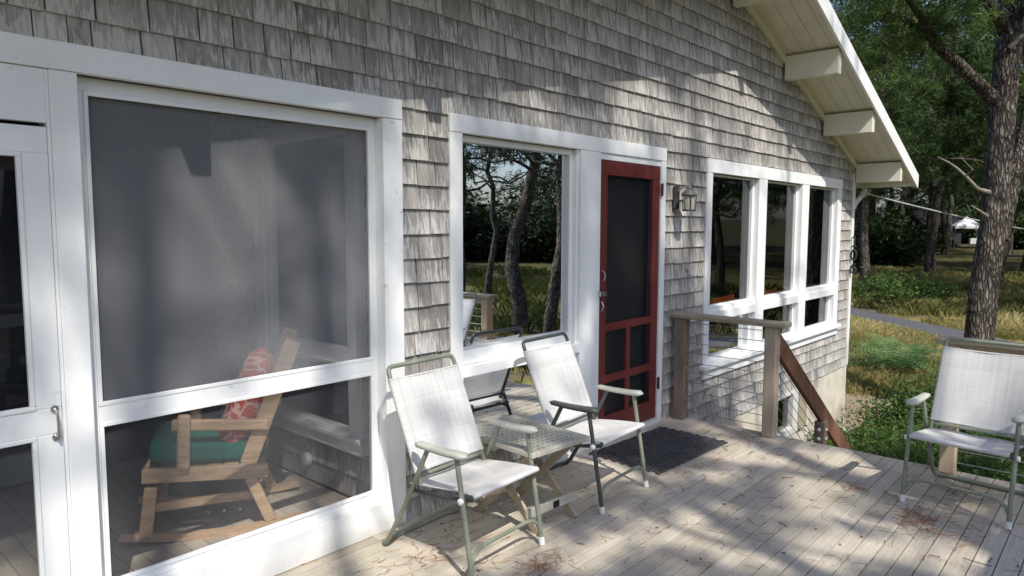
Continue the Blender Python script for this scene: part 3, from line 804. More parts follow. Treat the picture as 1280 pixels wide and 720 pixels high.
# things in the room
dc = empty('dining_chair', (3.33, .62, -.03), R(200), 'round backed wooden chair behind the low pane of the picture window', 'chair')
b = MB(); b.tube([(-.2,.19,.45),(-.22,.2,.62),(-.17,.24,.72),(0,.27,.745),(.17,.24,.72),(.22,.2,.62),(.2,.19,.45)], .022, 8); b.build('backrest', M['teak'], dc, smooth=True)
b = MB(); b.lathe((0,0,.43), [(.20,0),(.225,.015),(.21,.04)], 20); b.build('seat', M['teak'], dc, smooth=True)
for sx, sy in ((-1,-1),(1,-1),(-1,1),(1,1)):
    b = MB(); b.tube([(.15*sx,.15*sy,.43),(.2*sx,.2*sy,0)], .018, 8); b.build('leg', M['teak'], dc, smooth=True)
sg = empty('cabinet', (4.0, 1.25, -.03), 0, 'pale low cabinet in the room behind the low pane of the picture window', 'cabinet')
b = MB(); b.box(-.3,.18,0,.35,.05,.74); b.build('body', M['cloth_white'], sg, bevel=.006)
b = MB(); b.box(-.32,.195,-.02,.37,.742,.77); b.build('cabinet_top', M['teak'], sg, bevel=.004)
b = MB(); b.box(-.28,-.07,-.015,-.002,.09,.70); b.box(-.05,.16,-.015,-.002,.09,.70); b.build('door', M['cloth_white'], sg, bevel=.004)
def bowl(loc, L, W, Hh, label):
    b = MB(); n = 14; V = []; Fq = []
    for i in range(n+1):
        t = i/n*2-1; wv = W*(1-abs(t)**2.2)+.004; zz = Hh*(.35+.65*t*t)
        for k in range(7):
            a = math.pi*(k/6); V.append((t*L/2, -wv*math.cos(a), zz - (zz-.0)*math.sin(a)*.97))
    for i in range(n):
        for k in range(6): Fq.append((i*7+k, i*7+k+1, (i+1)*7+k+1, (i+1)*7+k))
    b.add(V, Fq); o = b.build('bowl', M['orange'], smooth=True); o.location = loc
    md = o.modifiers.new('solid', 'SOLIDIFY'); md.thickness = .008
    return tag(o, label, 'bowl')
bowl((6.42, .15, .875), .85, .07, .06, 'long low orange boat shaped bowl behind the left tall window')
bowl((7.66, .15, .875), .62, .06, .05, 'orange boat shaped bowl behind the middle tall window')
fg = MB(); fg.lathe((7.60,.15,.915), [(.03,-.03),(.035,0),(.02,.03),(.012,.035),(.02,.05),(.012,.07),(.002,.075)], 12)
tag(fg.build('figurine', M['orange'], smooth=True), 'small orange figure standing behind the middle tall window', 'figurine')
wtb = MB(); wtb.box(5.95, 9.45, .10, .23, .848, .874); wtb.build('window_shelf', M['teak'], house)

# ------------------------------------------------------------------ folding chairs  (local: +x = forward, y = sideways, z up; front feet at x=0)
def make_chair(label, shaded_side=None):
    root = empty('folding_chair', (0,0,0), 0, label, 'folding chair', 'folding mesh chairs on the deck')
    S = .262; r = .0125
    for s in (-1, 1):
        tm = M['dark_shaded_tube'] if s == shaded_side else M['sage']; am = M['shaded_arm'] if s == shaded_side else M['sage_arm']
        b = MB(); b.tube([(0,S*s,.012),(-.05,S*s,.30),(-.098,S*s,.570)], r, 10); lg = b.build('leg', tm, root, smooth=True)
        b = MB(); b.tube([(.001,S*s,0),(-.006,S*s,.040)], .0165, 10); b.build('foot_cap', M['plastic_white'], lg, smooth=True)
        # armrest: rounded plastic bar, thicker in front
        b = MB(); n = 12; V = []; Fq = []
        for i in range(n+1):
            t = i/n; x = -.03 - t*.345; e = min(1, math.sqrt(max(0, 1-(1-min(t/.10,1))**2))*1.0 + .02, math.sqrt(max(0, 1-(1-min((1-t)/.07,1))**2)) + .02)
            wy = (.031 - .008*t)*e; hz_ = (.017 - .004*t)*e; zc = .586 - .006*math.sin(t*math.pi)
            for k in range(10):
                a = 2*math.pi*k/10; cx_, sx_ = math.cos(a), math.sin(a)
                V.append((x, S*s + wy*math.copysign(abs(cx_)**.6, cx_), zc + hz_*math.copysign(abs(sx_)**.6, sx_)))
        for i in range(n):
            for k in range(10): Fq.append((i*10+k, i*10+(k+1)%10, (i+1)*10+(k+1)%10, (i+1)*10+k))
        Fq.append(tuple(range(10))); Fq.append(tuple(n*10+k for k in range(10)))
        b.add(V, Fq); b.build('armrest', am, root, smooth=True, angle=60)
        b = MB(); b.lathe((-.062, s*(S+.0125), .375), [(.016,-.004),(.016,.006),(.011,.010)], 12, 'y') if s > 0 else b.lathe((-.062, s*(S+.0125), .375), [(.016,.004),(.016,-.006),(.011,-.010)], 12, 'y')
        b.build('pivot', M['plastic_white'], root, smooth=True)
    # rear legs and floor bar in one bent tube
    P_ = []
    for s in (-1, 1):
        seg = [(-.285,S*s,.570),(-.34,S*s,.46),(-.45,S*s,.25),(-.565,S*s,.06),(-.595,S*s*.985,.026),(-.625,S*s*.93,.014),(-.635,S*s*.8,.0135)]
        P_ += seg if s == -1 else seg[::-1]
    b = MB(); b.tube(P_, r, 10); b.build('rear_leg_loop', M['dark_shaded_tube'] if shaded_side else M['sage'], root, smooth=True)
    # front stretcher
    b = MB(); b.tube([(-.014,-S+.004,.075),(-.016,-S+.022,.115),(-.02,-S+.06,.140),(-.022,-S+.11,.146),(-.022,S-.11,.146),(-.02,S-.06,.140),(-.016,S-.022,.115),(-.014,S-.004,.075)], .0095, 8)
    b.build('stretcher', M['sage'], root, smooth=True)
    # seat frame
    b = MB()
    for s in (-1, 1): b.tube([(-.03,.232*s,.378),(-.2,.232*s,.345),(-.43,.232*s,.332)], .0105, 8)
    b.tube([(-.02,-.25,.395),(-.02,.25,.395)], .0115, 10); b.tube([(-.43,-.25,.352),(-.43,.25,.352)], .0105, 8)
    for s in (-1, 1):
        b.tube([(-.064,.238*s,.376),(-.064,S*s,.376)], .007, 6); b.tube([(-.40,.238*s,.354),(-.40,S*s,.354)], .007, 6)
    b.build('seat_frame', M['dark_shaded_tube'], root, smooth=True)
    # seat cloth, sagging, wrapped round the front tube
    V = []; Fq = []; prof = [(-.02+.013*math.cos(a), .395+.013*math.sin(a)) for a in (R(-110), R(-60), R(-10), R(40), R(85))]
    prof += [(-.02-.41*t, .407-.038*t) for t in (.1,.2,.35,.5,.65,.8,.93,1.0)]
    ny = 13
    for i, (x, z) in enumerate(prof):
        for k in range(ny):
            v = k/(ny-1)*2-1; tt = max(0, (-.02-x)/.41)
            sag = .022*(1-v*v)*math.sin(math.pi*min(1, tt*1.02)) ; V.append((x, v*.245, z - sag + .003*min(1, 8*tt)*math.sin(6*v+5*tt)))
    for i in range(len(prof)-1):
        for k in range(ny-1): Fq.append((i*ny+k, i*ny+k+1, (i+1)*ny+k+1, (i+1)*ny+k))
    b = MB(); b.add(V, Fq); so_ = b.build('seat', M['fabric'], root, smooth=True, angle=180)
    # back frame
    bx0, bz0, bx1, bz1 = -.36, .360, -.60, .915
    def bp(t, s): return (bx0+(bx1-bx0)*t, s, bz0+(bz1-bz0)*t)
    Q = [bp(0,-.232), bp(.5,-.232), bp(.94,-.232), bp(.972,-.229), bp(.992,-.219), bp(1.0,-.198), bp(1.0,.198), bp(.992,.219), bp(.972,.229), bp(.94,.232), bp(.5,.232), bp(0,.232)]
    b = MB(); b.tube(Q, .0115, 10); b.tube([bp(.09,-.24), bp(.09,.24)], .0095, 8)
    b.build('back_frame', M['dark_shaded_tube'] if shaded_side else M['sage'], root, smooth=True)
    V = []; Fq = []; nz_ = 16
    nrm = norm((-(bz1-bz0), 0, (bx1-bx0))); nrm = -nrm   # towards the sitter
    cross_ = [(-.232-.0150*math.sin(R(q)), .0150*math.cos(R(q))) for q in (200, 160, 120, 90, 55, 25)]
    cross_ += [(v*.232, .0150 - .017*(1-v*v)) for v in np.linspace(-1, 1, 13)]
    cross_ += [(.232+.0150*math.sin(R(q)), .0150*math.cos(R(q))) for q in (25, 55, 90, 120, 160, 200)]
    nc_ = len(cross_)
    for i in range(nz_+1):
        t = .115 + .785*i/nz_
        for sy, e in cross_:
            p = np.array(bp(t, sy)); V.append(tuple(p + nrm*(e + .0022*math.sin(23*sy+6*t)*(abs(sy) < .2))))
    for i in range(nz_):
        for k in range(nc_-1): Fq.append((i*nc_+k, i*nc_+k+1, (i+1)*nc_+k+1, (i+1)*nc_+k))
    b = MB(); b.add(V, Fq); bk_ = b.build('backrest', M['fabric'], root, smooth=True, angle=180)
    for t in (.125, .888):
        b = MB(); b.tube([tuple(np.array(bp(t, sy)) + nrm*(e+.0012)) for sy, e in cross_], .0024, 5); b.build('hem', M['fabric'], bk_, smooth=True)
    return root
def place(root, cx, cy, fx, fy):
    """midpoint of the front feet, facing vector"""
    root.location = (cx, cy, .002); root.rotation_euler = (0, 0, math.atan2(fy, fx))
c1 = make_chair('folding mesh chair nearest the camera, left of the slatted table, by the screened porch')
place(c1, 2.405, -.755, .05, -1)
c2 = make_chair('folding mesh chair between the slatted table and the black door mat, one side coloured as if shaded', -1)
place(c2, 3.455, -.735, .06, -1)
c3 = dup(c1, (0,0,0), 0, 'folding mesh chair on the right, back to the deck railing, facing left')
place(c3, 4.515, -2.225, -1, .085)

# ------------------------------------------------------------------ slatted folding table
ft = empty('folding_table', (2.90, -.40, .002), R(-4), 'cream folding table with pierced slat top between two mesh chairs', 'table')
b = MB(); hx, hy, zt = .222, .305, .462
n1, n2 = 11, 15
for i in range(n1):
    x = -hx + .03 + i*(2*hx-.06)/(n1-1); b.box(x-.0095, x+.0095, -hy+.002, hy-.002, zt-.024, zt-.0012)
for j in range(n2):
    y = -hy + .03 + j*(2*hy-.06)/(n2-1); b.box(-hx+.002, hx-.002, y-.0095, y+.0095, zt-.022, zt)
b.box(-hx-.006, -hx+.026, -hy, hy, zt-.024, zt+.0015); b.box(hx-.026, hx+.006, -hy, hy, zt-.024, zt+.0015)
b.box(-hx+.0265, hx-.0265, -hy-.004, -hy+.024, zt-.024, zt+.001); b.box(-hx+.0265, hx-.0265, hy-.024, hy+.004, zt-.024, zt+.001)
b.build('tabletop', M['table_wood'], ft, bevel=.003)
for x in (-.135, .165):
    b = MB(); b.beam((x, -.26, 0), (x, .23, .437), .022, .045, (0,-.67,.75)); b.build('leg', M['table_leg'], ft, bevel=.003)
for x in (-.165, .135):
    b = MB(); b.beam((x, .19, 0), (x, -.25, .437), .022, .045, (0,.7,.71)); b.build('leg', M['table_leg'], ft, bevel=.003)
b = MB(); b.beam((-.20,-.235,.115), (.21,-.235,.115), .016, .05); cbz = b.build('crossbar', M['table_wood'], ft, bevel=.003)
b = MB(); b.beam((-.19,.145,.10), (.18,.145,.10), .016, .045); b.build('crossbar', M['table_wood'], ft, bevel=.003)
b = MB(); b.box(.0,.045,-.2475,-.2435,.097,.133); b.build('maker_plate', M['cord'], cbz)

# ------------------------------------------------------------------ woven rubber mat
def door_mat():
    b = MB(); rnd = random.Random(9); nx_, ny_ = 26, 17; W, L = .95, .60
    px_, py_ = W/nx_, L/ny_
    for j in range(ny_):
        for i in range(nx_):
            x = -W/2 + (i+.5)*px_ + (px_*.5 if j % 2 else 0) - px_*.25; y = -L/2 + (j+.5)*py_
            z = .016 + rnd.uniform(-.002,.002); e = .006
            b.box(x-px_*.33, x+px_*.33, y-py_*.23, y+py_*.23, .006, z)
            b.tube([(x-px_*.5, y, .0055), (x+px_*.5, y, .0055)], .0032, 5)
            if j < ny_-1:
                b.box(x-px_*.30, x-px_*.12, y+py_*.30, y+py_*.72, .003, .0135); b.box(x+px_*.12, x+px_*.30, y+py_*.30, y+py_*.72, .003, .0135)
    return b
o = door_mat().build('door_mat', M['rubber'], bevel=.002); o.location = (4.445, -.405, .0); o.rotation_euler = (0,0,R(-2.5))
tag(o, 'black woven rubber door mat lying on the deck before the red door', 'door mat')

# ------------------------------------------------------------------ railings
def cable_nut(b, x, y, z, axis): b.lathe((x,y,z), [(.009,-.004),(.009,.004),(.005,.008)], 8, axis)
rl = empty('deck_railing', (5.29,-.5,0), 0, 'short wooden railing with steel cables from the house wall to the stair head', 'railing')
def local(b, root, off=None):
    ox, oy, oz = root.location; b.v = [(x-ox, y-oy, z-oz) for x, y, z in b.v]; return b
b = MB(); b.box(5.235,5.325,-.155,-.065,.002,.858); local(b, rl).build('post', M['post_dark'], rl, bevel=.005)
b = MB(); b.box(5.235,5.325,-.915,-.825,.002,.858); local(b, rl).build('post', M['post'], rl, bevel=.006)
b = MB(); b.box(5.215,5.352,-.99,-.03,.860,.900); local(b, rl).build('rail_cap', M['cap'], rl, bevel=.010)
b = MB(); b.beam((5.28,-.156,.80+.03),(5.28,-.824,.83), .04, .05); 
for k in range(10):
    cbm = MB(); z = .075 + k*.083; cbm.tube([(5.28,-.156,z),(5.28,-.824,z)], .0032, 6); cable_nut(cbm, 5.28, -.163, z, 'y'); cbm.lathe((5.3255,-.11,z), [(.010,0),(.010,.006),(.005,.010)], 8, 'x'); local(cbm, rl).build('cable', M['steel'], rl)
sr = empty('stair_railing', (6.3,-.87,-1.3), 0, 'reddish brown sloping stair handrail with cables leading down from the deck', 'railing')
b = MB(); b.beam((5.327,-.87,.755),(7.46,-.87,-.735), .042, .15); local(b, sr).build('handrail', M['red_rail'], sr, bevel=.006)
slope = (-.735-.755)/(7.46-5.327)
b = MB(); b.box(6.44,6.53,-.915,-.825,gz(6.5,-.9),-.13); local(b, sr).build('post', M['post_dark'], sr, bevel=.005)
for k in range(8):
    cbm = MB(); z = .62 - k*.085; cbm.tube([(5.326,-.87,z),(6.439,-.87,z+slope*1.113)], .0028, 6)
    zz = z + slope*1.113; cbm.lathe((6.432,-.87,zz), [(.012,0),(.012,.007)], 8, 'x'); local(cbm, sr).build('cable', M['steel'], sr)
for k in range(4):
    b = MB(); b.lathe((6.485,-.9155,-.20-k*.085), [(.014,0),(.014,-.008),(.007,-.014)], 10, 'y'); local(b, sr).build('cable_nut', M['plastic_white'], sr)
    b = MB(); b.lathe((6.4395,-.87,-.20-k*.085), [(.016,0),(.016,-.008),(.008,-.014)], 10, 'x'); local(b, sr).build('cable_nut', M['plastic_white'], sr)
st = empty('deck_stairs', (6.2,-1.45,-1.3), 0, 'wooden steps going down from the open end of the deck', 'stairs')
for k in range(6):
    b = MB(); x = 5.375 + k*.29; z = -.19 - k*.185; b.box(x, x+.30, -1.95, -.93, z-.04, z); local(b, st).build('tread', M['deck'], st, bevel=.004)
for y in (-.925, -1.99):
    b = MB(); b.beam((5.37, y+.02, -.22), (7.2, y+.02, -1.38), .038, .25); local(b, st).build('stringer', M['post'], st)
r2 = empty('deck_railing', (5.3,-2.6,0), 0, 'wooden deck railing with steel cables behind the right hand folding chair', 'railing')
for y in (-2.06, -3.20):
    b = MB(); b.box(5.255,5.345,y-.045,y+.045,.002,.858); local(b, r2).build('post', M['pale_wood'], r2, bevel=.006)
b = MB(); b.box(5.235,5.372,-3.30,-1.96,.860,.900); local(b, r2).build('rail_cap', M['cap'], r2, bevel=.010)
b = MB(); b.box(5.28,5.32,-3.154,-2.106,.80,.858); local(b, r2).build('top_rail', M['pale_wood'], r2)
for k in range(9):
    cbm = MB(); z = .075 + k*.083; cbm.tube([(5.30,-2.105,z),(5.30,-3.155,z)], .0032, 6); local(cbm, r2).build('cable', M['steel'], r2)
r3 = empty('front_railing', (3,-3.2,0), 0, 'wooden railing along the front edge of the deck, seen reflected and by its shadow', 'railing')
for x in (-1.2, .9, 3.0):
    b = MB(); b.box(x-.045,x+.045,-3.245,-3.155,.002,.858); local(b, r3).build('post', M['post'], r3, bevel=.006)
b = MB(); b.box(-3,5.234,-3.268,-3.132,.860,.900); local(b, r3).build('rail_cap', M['cap'], r3, bevel=.010)
for k in range(9):
    cbm = MB(); z = .075 + k*.083; cbm.tube([(-3,-3.2,z),(5.25,-3.2,z)], .0032, 6); local(cbm, r3).build('cable', M['steel'], r3)

# ------------------------------------------------------------------ rocking chair, cushion, pillow (local +x = forward, y = sideways)
RX, RY = 1.705, .825; fdir = (-.87, .49)
rk = empty('rocking_chair', (RX, RY, .0), math.atan2(fdir[1], fdir[0]), 'pale wooden rocking chair with a green seat cushion inside the screened porch', 'rocking chair')
def arc(x): return .018 + .20*(x+.04)**2
HW = .262
for s in (-1, 1):
    b = MB(); xs_ = np.linspace(-.46, .42, 17)
    for x0, x1 in zip(xs_[:-1], xs_[1:]): b.beam((x0, HW*s, arc(x0)), (x1, HW*s, arc(x1)), .032, .04)
    b.build('rocker', M['teak'], rk)
    b = MB(); b.beam((.27,HW*s,.30),(.305,HW*s,.045), .036, .062, (1,0,.1)); b.build('leg', M['teak'], rk, bevel=.008)
    b = MB(); b.beam((-.20,HW*s,.30),(-.30,HW*s,.05), .036, .058, (1,0,.1)); b.build('leg', M['teak'], rk, bevel=.008)
    b = MB(); b.beam((.31,HW*s,.362),(-.29,HW*s,.328), .036, .075); b.build('side_rail', M['teak'], rk, bevel=.006)
    b = MB(); b.beam((.115,(HW+.037)*s,.385),(.10,(HW+.037)*s,.67), .034, .062, (1,0,.1)); b.build('arm_post', M['teak'], rk, bevel=.012)
    b = MB(); b.beam((.165,(HW+.002)*s,.612),(-.30,(HW+.002)*s,.575), .034, .058); b.build('armrest', M['teak'], rk, bevel=.010)
    b = MB(); b.beam((-.19,.225*s,.36),(-.435,.225*s,1.01), .036, .085, (1,0,.3)); b.build('back_post', M['teak'], rk, bevel=.008)
b = MB()
for k in range(5): 
    y = -.165+.0825*k; b.beam((-.205,y,.40),(-.42,y,.965), .064, .016, (1,0,.37))
b.beam((-.412,-.206,.95),(-.412,.206,.95), .022, .09); b.beam((-.215,-.206,.42),(-.215,.206,.42), .022, .06)
b.build('back_slats', M['teak'], rk, bevel=.004)
b = MB()
for k in range(6): b.box(-.23+.085*k, -.155+.085*k, -HW+.02, HW-.02, .355, .372)
b.box(.285,.31,-HW+.02,HW-.02,.315,.385); b.build('seat', M['teak'], rk, bevel=.004)
b = MB(); b.beam((-.24,-HW+.018,.185),(-.24,HW-.018,.185), .03, .05); b.beam((.285,-HW+.018,.17),(.285,HW-.018,.17), .03, .05)
b.beam((.29,HW-.06,.17),(-.24,HW-.06,.185), .03, .045); b.build('stretcher', M['teak'], rk, bevel=.006)
def soft_block(name, hx, hy, hz, mat, puff=.35, n=14):
    """a stuffed cushion: rounded box, thin towards its seams"""
    V = []; Fq = []
    for side in (1, -1):
        for i in range(n+1):
            for j in range(n+1):
                u = i/n*2-1; v = j/n*2-1
                e = (max(0, 1-abs(u)**4) * max(0, 1-abs(v)**4))**puff
                pin = 1 - .06*(abs(u*v))**1.0 * 0 - .05*(1-abs(u))*0
                V.append((u*hx*(1-.07*(1-v*v)*0), v*hy, side*hz*e + .006*math.sin(5*u+3*v)))
    m_ = (n+1)**2
    for s in (0, 1):
        for i in range(n):
            for j in range(n):
                q = (s*m_+i*(n+1)+j, s*m_+(i+1)*(n+1)+j, s*m_+(i+1)*(n+1)+j+1, s*m_+i*(n+1)+j+1); Fq.append(q if s == 0 else q[::-1])
    b = MB(); b.add(V, Fq); o = b.build(name, mat, smooth=True, angle=180)
    import bmesh
    bm = bmesh.new(); bm.from_mesh(o.data); bmesh.ops.remove_doubles(bm, verts=bm.verts, dist=1e-4); bmesh.ops.recalc_face_normals(bm, faces=bm.faces); bm.to_mesh(o.data); bm.free()
    return o
fv = Vector((fdir[0], fdir[1], 0)).normalized()
def rk_world(x, y, z):
    a = math.atan2(fdir[1], fdir[0]); return (RX + x*math.cos(a) - y*math.sin(a), RY + x*math.sin(a) + y*math.cos(a), z)
def superbox(name, hx, hy, hz, mat, e=.28, n=20):
    V = []; Fq = []; sg_ = lambda c_, p_: math.copysign(abs(c_)**p_, c_)
    for i in range(n+1):
        ph = -math.pi/2 + math.pi*i/n
        for j in range(2*n):
            th = math.pi*j/n
            V.append((hx*sg_(math.cos(ph), e)*sg_(math.cos(th), e), hy*sg_(math.cos(ph), e)*sg_(math.sin(th), e), hz*sg_(math.sin(ph), .5)*(1+.10*math.cos(th*2))))
    for i in range(n):
        for j in range(2*n): Fq.append((i*2*n+j, i*2*n+(j+1)%(2*n), (i+1)*2*n+(j+1)%(2*n), (i+1)*2*n+j))
    b = MB(); b.add(V, Fq); o = b.build(name, mat, smooth=True, angle=180); return o
cu = superbox('seat_cushion', .285, .235, .068, M['green_fabric']); cu.location = rk_world(.005, 0, .440); cu.rotation_euler = (0, R(-3), math.atan2(fdir[1], fdir[0]))
tag(cu, 'dark green canvas cushion on the seat of the rocking chair', 'cushion')
pl = soft_block('throw_pillow', .285, .225, .085, M['pillow'], .36); pl.location = rk_world(-.185, .0, .655)
pl.rotation_euler = (Matrix.Rotation(math.atan2(fdir[1], fdir[0]), 3, 'Z') @ Matrix.Rotation(R(-110.5), 3, 'Y')).to_euler()
tag(pl, 'red pillow with white floral pattern leaning on the rocking chair back', 'pillow')
tc_ = MB(); tc_.tube([rk_world(-.16,-.30,.50), rk_world(-.20,-.315,.42), rk_world(-.19,-.31,.33), rk_world(-.21,-.30,.22), rk_world(-.17,-.29,.14), rk_world(-.15,-.30,.10)], .005, 6)
tag(tc_.build('tie_cord', M['cord']), 'black tie cord hanging from the pillow down past the rocking chair seat', 'cord')

# ------------------------------------------------------------------ plants
def needles_mesh(centers, dirs, per, ln, wd, spread, rng, shade=None):
    """tufts of thin needle blades; centers (n,3), dirs (n,3)"""
    n = len(centers); N = n*per
    c = np.repeat(centers, per, 0); d = np.repeat(dirs, per, 0)
    rv = rng.normal(size=(N,3)); rv /= np.linalg.norm(rv, axis=1, keepdims=True)
    a = d*.55 + rv*spread; a /= np.linalg.norm(a, axis=1, keepdims=True)
    L = ln*(.6+.8*rng.random((N,1)))
    base = c + rng.normal(size=(N,3))*ln*.28
    sd = np.cross(a, rng.normal(size=(N,3))); sd /= np.linalg.norm(sd, axis=1, keepdims=True)
    W = wd*(.6+.8*rng.random((N,1)))
    V = np.stack([base - sd*W, base + sd*W, base + a*L], 1).reshape(-1,3)
    F_ = np.arange(N*3).reshape(N,3)
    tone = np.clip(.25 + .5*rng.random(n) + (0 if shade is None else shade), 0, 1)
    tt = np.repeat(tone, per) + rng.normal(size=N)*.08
    cols = np.repeat(np.clip(tt,0,1)[:,None], 3, 0); cols = np.repeat(cols, 3, 1)
    return V, F_, cols
def wobble_path(p, q, n, amp, rng, sag=0):
    p, q = np.array(p,float), np.array(q,float); out = []
    off = np.zeros(3)
    for i in range(n+1):
        t = i/n; 
        if 0 < i: off = off*.6 + rng.normal(size=3)*amp
        out.append(p*(1-t)+q*t + off*math.sin(math.pi*min(1,t*1.1))*1.0 + np.array((0,0,-sag*4*t*(1-t))))
    out[0] = p; return out
def pine_parts(H, r0, lean, seed, limbs, tuft=(22,.16,.011), tufts=22, z0f=.45, spread=2.4, top=True, bend=.25):
    """returns (trunk MB, list of tuft centres/dirs) for a pitch pine: bare lower trunk, crooked limbs, open crown"""
    rng = np.random.default_rng(seed); b = MB()
    path = wobble_path((0,0,-.25), (lean[0], lean[1], H), 12, bend, rng)
    rad = [r0*(1-.82*(i/12)**1.1) for i in range(13)]; rad[0] *= 1.35; rad[1] *= 1.05
    b.tube(path, rad, 14)
    cent = []; drs = []
    for k in range(limbs):
        t = z0f + (1-z0f)*(k+.5)/limbs; i = min(11, int(t*12)); base = path[i]*(1-(t*12-i)) + path[i+1]*(t*12-i)
        az = k*2.4 + rng.normal()*.4; Lb = spread*(1.15-.75*(t-z0f)/(1-z0f))*(.7+.6*rng.random())
        rise = rng.uniform(-.05,.45)
        tip = base + np.array((math.cos(az)*Lb, math.sin(az)*Lb, rise*Lb))
        lp = wobble_path(base, tip, 7, .10*Lb/2, rng, sag=.03*Lb)
        rl_ = rad[i]*.42; b.tube(lp, [max(.012, rl_*(1-.85*j/7)) for j in range(8)], 7)
        for j in range(tufts):
            t2 = .30 + .70*rng.random()**.7; ii = min(6, int(t2*7)); pp = lp[ii]*(1-(t2*7-ii)) + lp[ii+1]*(t2*7-ii)
            dv = norm(rng.normal(size=3)*np.array((1,1,.55)) + (0,0,.25)); rr_ = (.12+.5*rng.random())*Lb*.36
            q = pp + dv*rr_
            if j % 3 == 0: b.tube([pp, (pp+q)/2+rng.normal(size=3)*.04, q], [.014,.010,.005], 4, cap=False)
            cent.append(q); drs.append(dv)
    if top:
        for j in range(tufts):
            dv = norm(rng.normal(size=3)); cent.append(path[-1] + dv*rng.random()*.5); drs.append(dv)
    return b, np.array(cent), np.array(drs), rng
def sprays(cent, drs, rng, k, size):
    """each twig end carries k tufts in a loose cluster"""
    c = np.repeat(cent, k, 0) + rng.normal(size=(len(cent)*k,3))*size*np.array((1,1,.55)); d = np.repeat(drs, k, 0) + rng.normal(size=(len(cent)*k,3))*.6
    d /= np.linalg.norm(d, axis=1, keepdims=True); return c, d
# openings cut into the crowns to lay sun patches on the deck (x, y) and the front wall (x, z)
GAPS_DECK = [(1.9,-.2,.5,.3),(2.35,-.55,.42,.26),(2.75,-.98,.26,.13),(3.24,-1.25,.12,.42),(3.6,-1.17,.22,.15),(3.85,-.76,.27,.13),(4.7,-.85,.32,.2),(4.85,-1.3,.32,.2),(4.5,-1.45,.28,.13),
    (3.55,-1.85,.25,.18),(3.85,-2.15,.22,.15),(3.9,-2.38,.3,.1),(4.05,-1.55,.22,.11),(5.0,-1.95,.2,.07),(3.8,-.4,.32,.13),(2.54,-.3,.36,.26),(3.62,-.25,.3,.2),(5.2,-1.72,.25,.34),(4.9,-1.9,.25,.12),(4.2,-1.0,.12,.1)]
GAPS_WALL = [(2.57,1.75,.25,.6),(2.57,.9,.22,.4),(2.3,.2,.5,.4),(1.5,.12,.85,.25),(.82,.3,.22,.6),(2.31,1.3,.1,.5),(.82,1.35,.1,.3),(4.75,2.55,.36,.2),(6.0,2.75,.5,.3),(6.9,2.45,.45,.2),(7.9,2.35,.4,.16),(5.35,1.75,.2,.4),(5.7,1.2,.16,.35),(5.3,2.35,.25,.14),(4.6,2.15,.4,.1),
    (1.70,1.30,.2,.45),(1.33,1.5,.34,.46),(1.25,.95,.24,.25),(1.95,.9,.2,.3),(1.55,.6,.35,.22),(6.5,.3,.6,.14),(7.9,.32,.5,.12),(9.0,.3,.35,.13),(6.6,-.05,.6,.25),(3.4,.8,.5,.12),(3.4,2.2,.5,.09),(4.07,1.2,.1,.5),(2.55,.35,.36,.42),(3.62,.35,.3,.32),(1.98,1.5,.2,.34),(7.08,1.4,.12,.5),(8.3,1.3,.14,.6),(9.5,1.2,.15,.5)]
def thin_crown(c, d, loc, rng):
    w_ = c + np.array(loc); tz = w_[:,2]/-SUN[2]; g = w_ + SUN*tz[:,None]
    ty = -w_[:,1]/SUN[1]; q = w_ + SUN*ty[:,None]; on_wall = ty < tz
    drop = np.zeros(len(c))
    for x, y, a, b_ in GAPS_DECK: drop = np.maximum(drop, np.where(on_wall, 0, np.clip(2.8-1.3*(((g[:,0]-x)/a)**2+((g[:,1]-y)/b_)**2), 0, 1)))
    for x, y, a, b_ in GAPS_WALL: drop = np.maximum(drop, np.where(on_wall, np.clip(2.75-1.3*(((q[:,0]-x)/a)**2+((q[:,2]-y)/b_)**2), 0, 1), 0))
    drop = np.maximum(drop, np.where(((g[:,0]-12.8)/6.6)**2+((g[:,1]-.6)/3.2)**2 < 1, np.where(g[:,0] > 6.5, 1, 0), 0))
    keep = rng.random(len(c)) > drop*.97
    return c[keep], d[keep]
def pine(name, loc, H, r0, lean, seed, label, group=None, limbs=16, tufts=20, z0f=.45, spread=2.6, k=7, size=.22, blade=(16,.15,.010), rz=0, bend=.2, cat='tree', thin=False, mat='needles'):
    root = empty(name, loc, rz, label, cat, group)
    b, ce, dr, rng = pine_parts(H, r0, lean, seed, limbs, tufts=tufts, z0f=z0f, spread=spread, bend=bend)
    b.build('trunk', M['bark'], root, smooth=True, angle=80)
    c, d = sprays(ce, dr, rng, k, size)
    if thin: c, d = thin_crown(c, d, loc, rng)
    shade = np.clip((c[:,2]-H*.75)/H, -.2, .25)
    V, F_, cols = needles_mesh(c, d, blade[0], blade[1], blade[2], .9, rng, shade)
    np_mesh('crown', V, F_, M[mat], root, cols)
    return root

# big pine right of the picture, with its crooked left limb and dead branches
bp_ = empty('pine_tree', (12.6,-1.14,gz(12.6,-1.14)), 0, 'large rough barked pine with a long crooked limb, right beside the deck railing', 'tree')
def P2(px, py, dist):    # a point at a given distance along a viewing direction, used to measure the tree from the photograph
    d = r_*((px-640)/F_PX) + u_*(-(py-360)/F_PX) + f_; p = np.array((0,-D_CAM,H_CAM)) + d*dist; return p - np.array(bp_.location)
TD = 10.5
b = MB(); rng0 = np.random.default_rng(5)
tr = [P2(1220,520,TD),P2(1223,430,TD),P2(1231,350,TD),P2(1242,280,TD),P2(1249,200,TD),P2(1254,130,TD),P2(1261,50,TD),P2(1268,-40,TD),P2(1258,-160,TD+.2),P2(1262,-300,TD+.3),P2(1270,-420,TD+.3)]
tr[0][2] = -.3
b.tube(tr, [.23,.195,.19,.182,.178,.175,.18,.165,.13,.09,.04], 18)
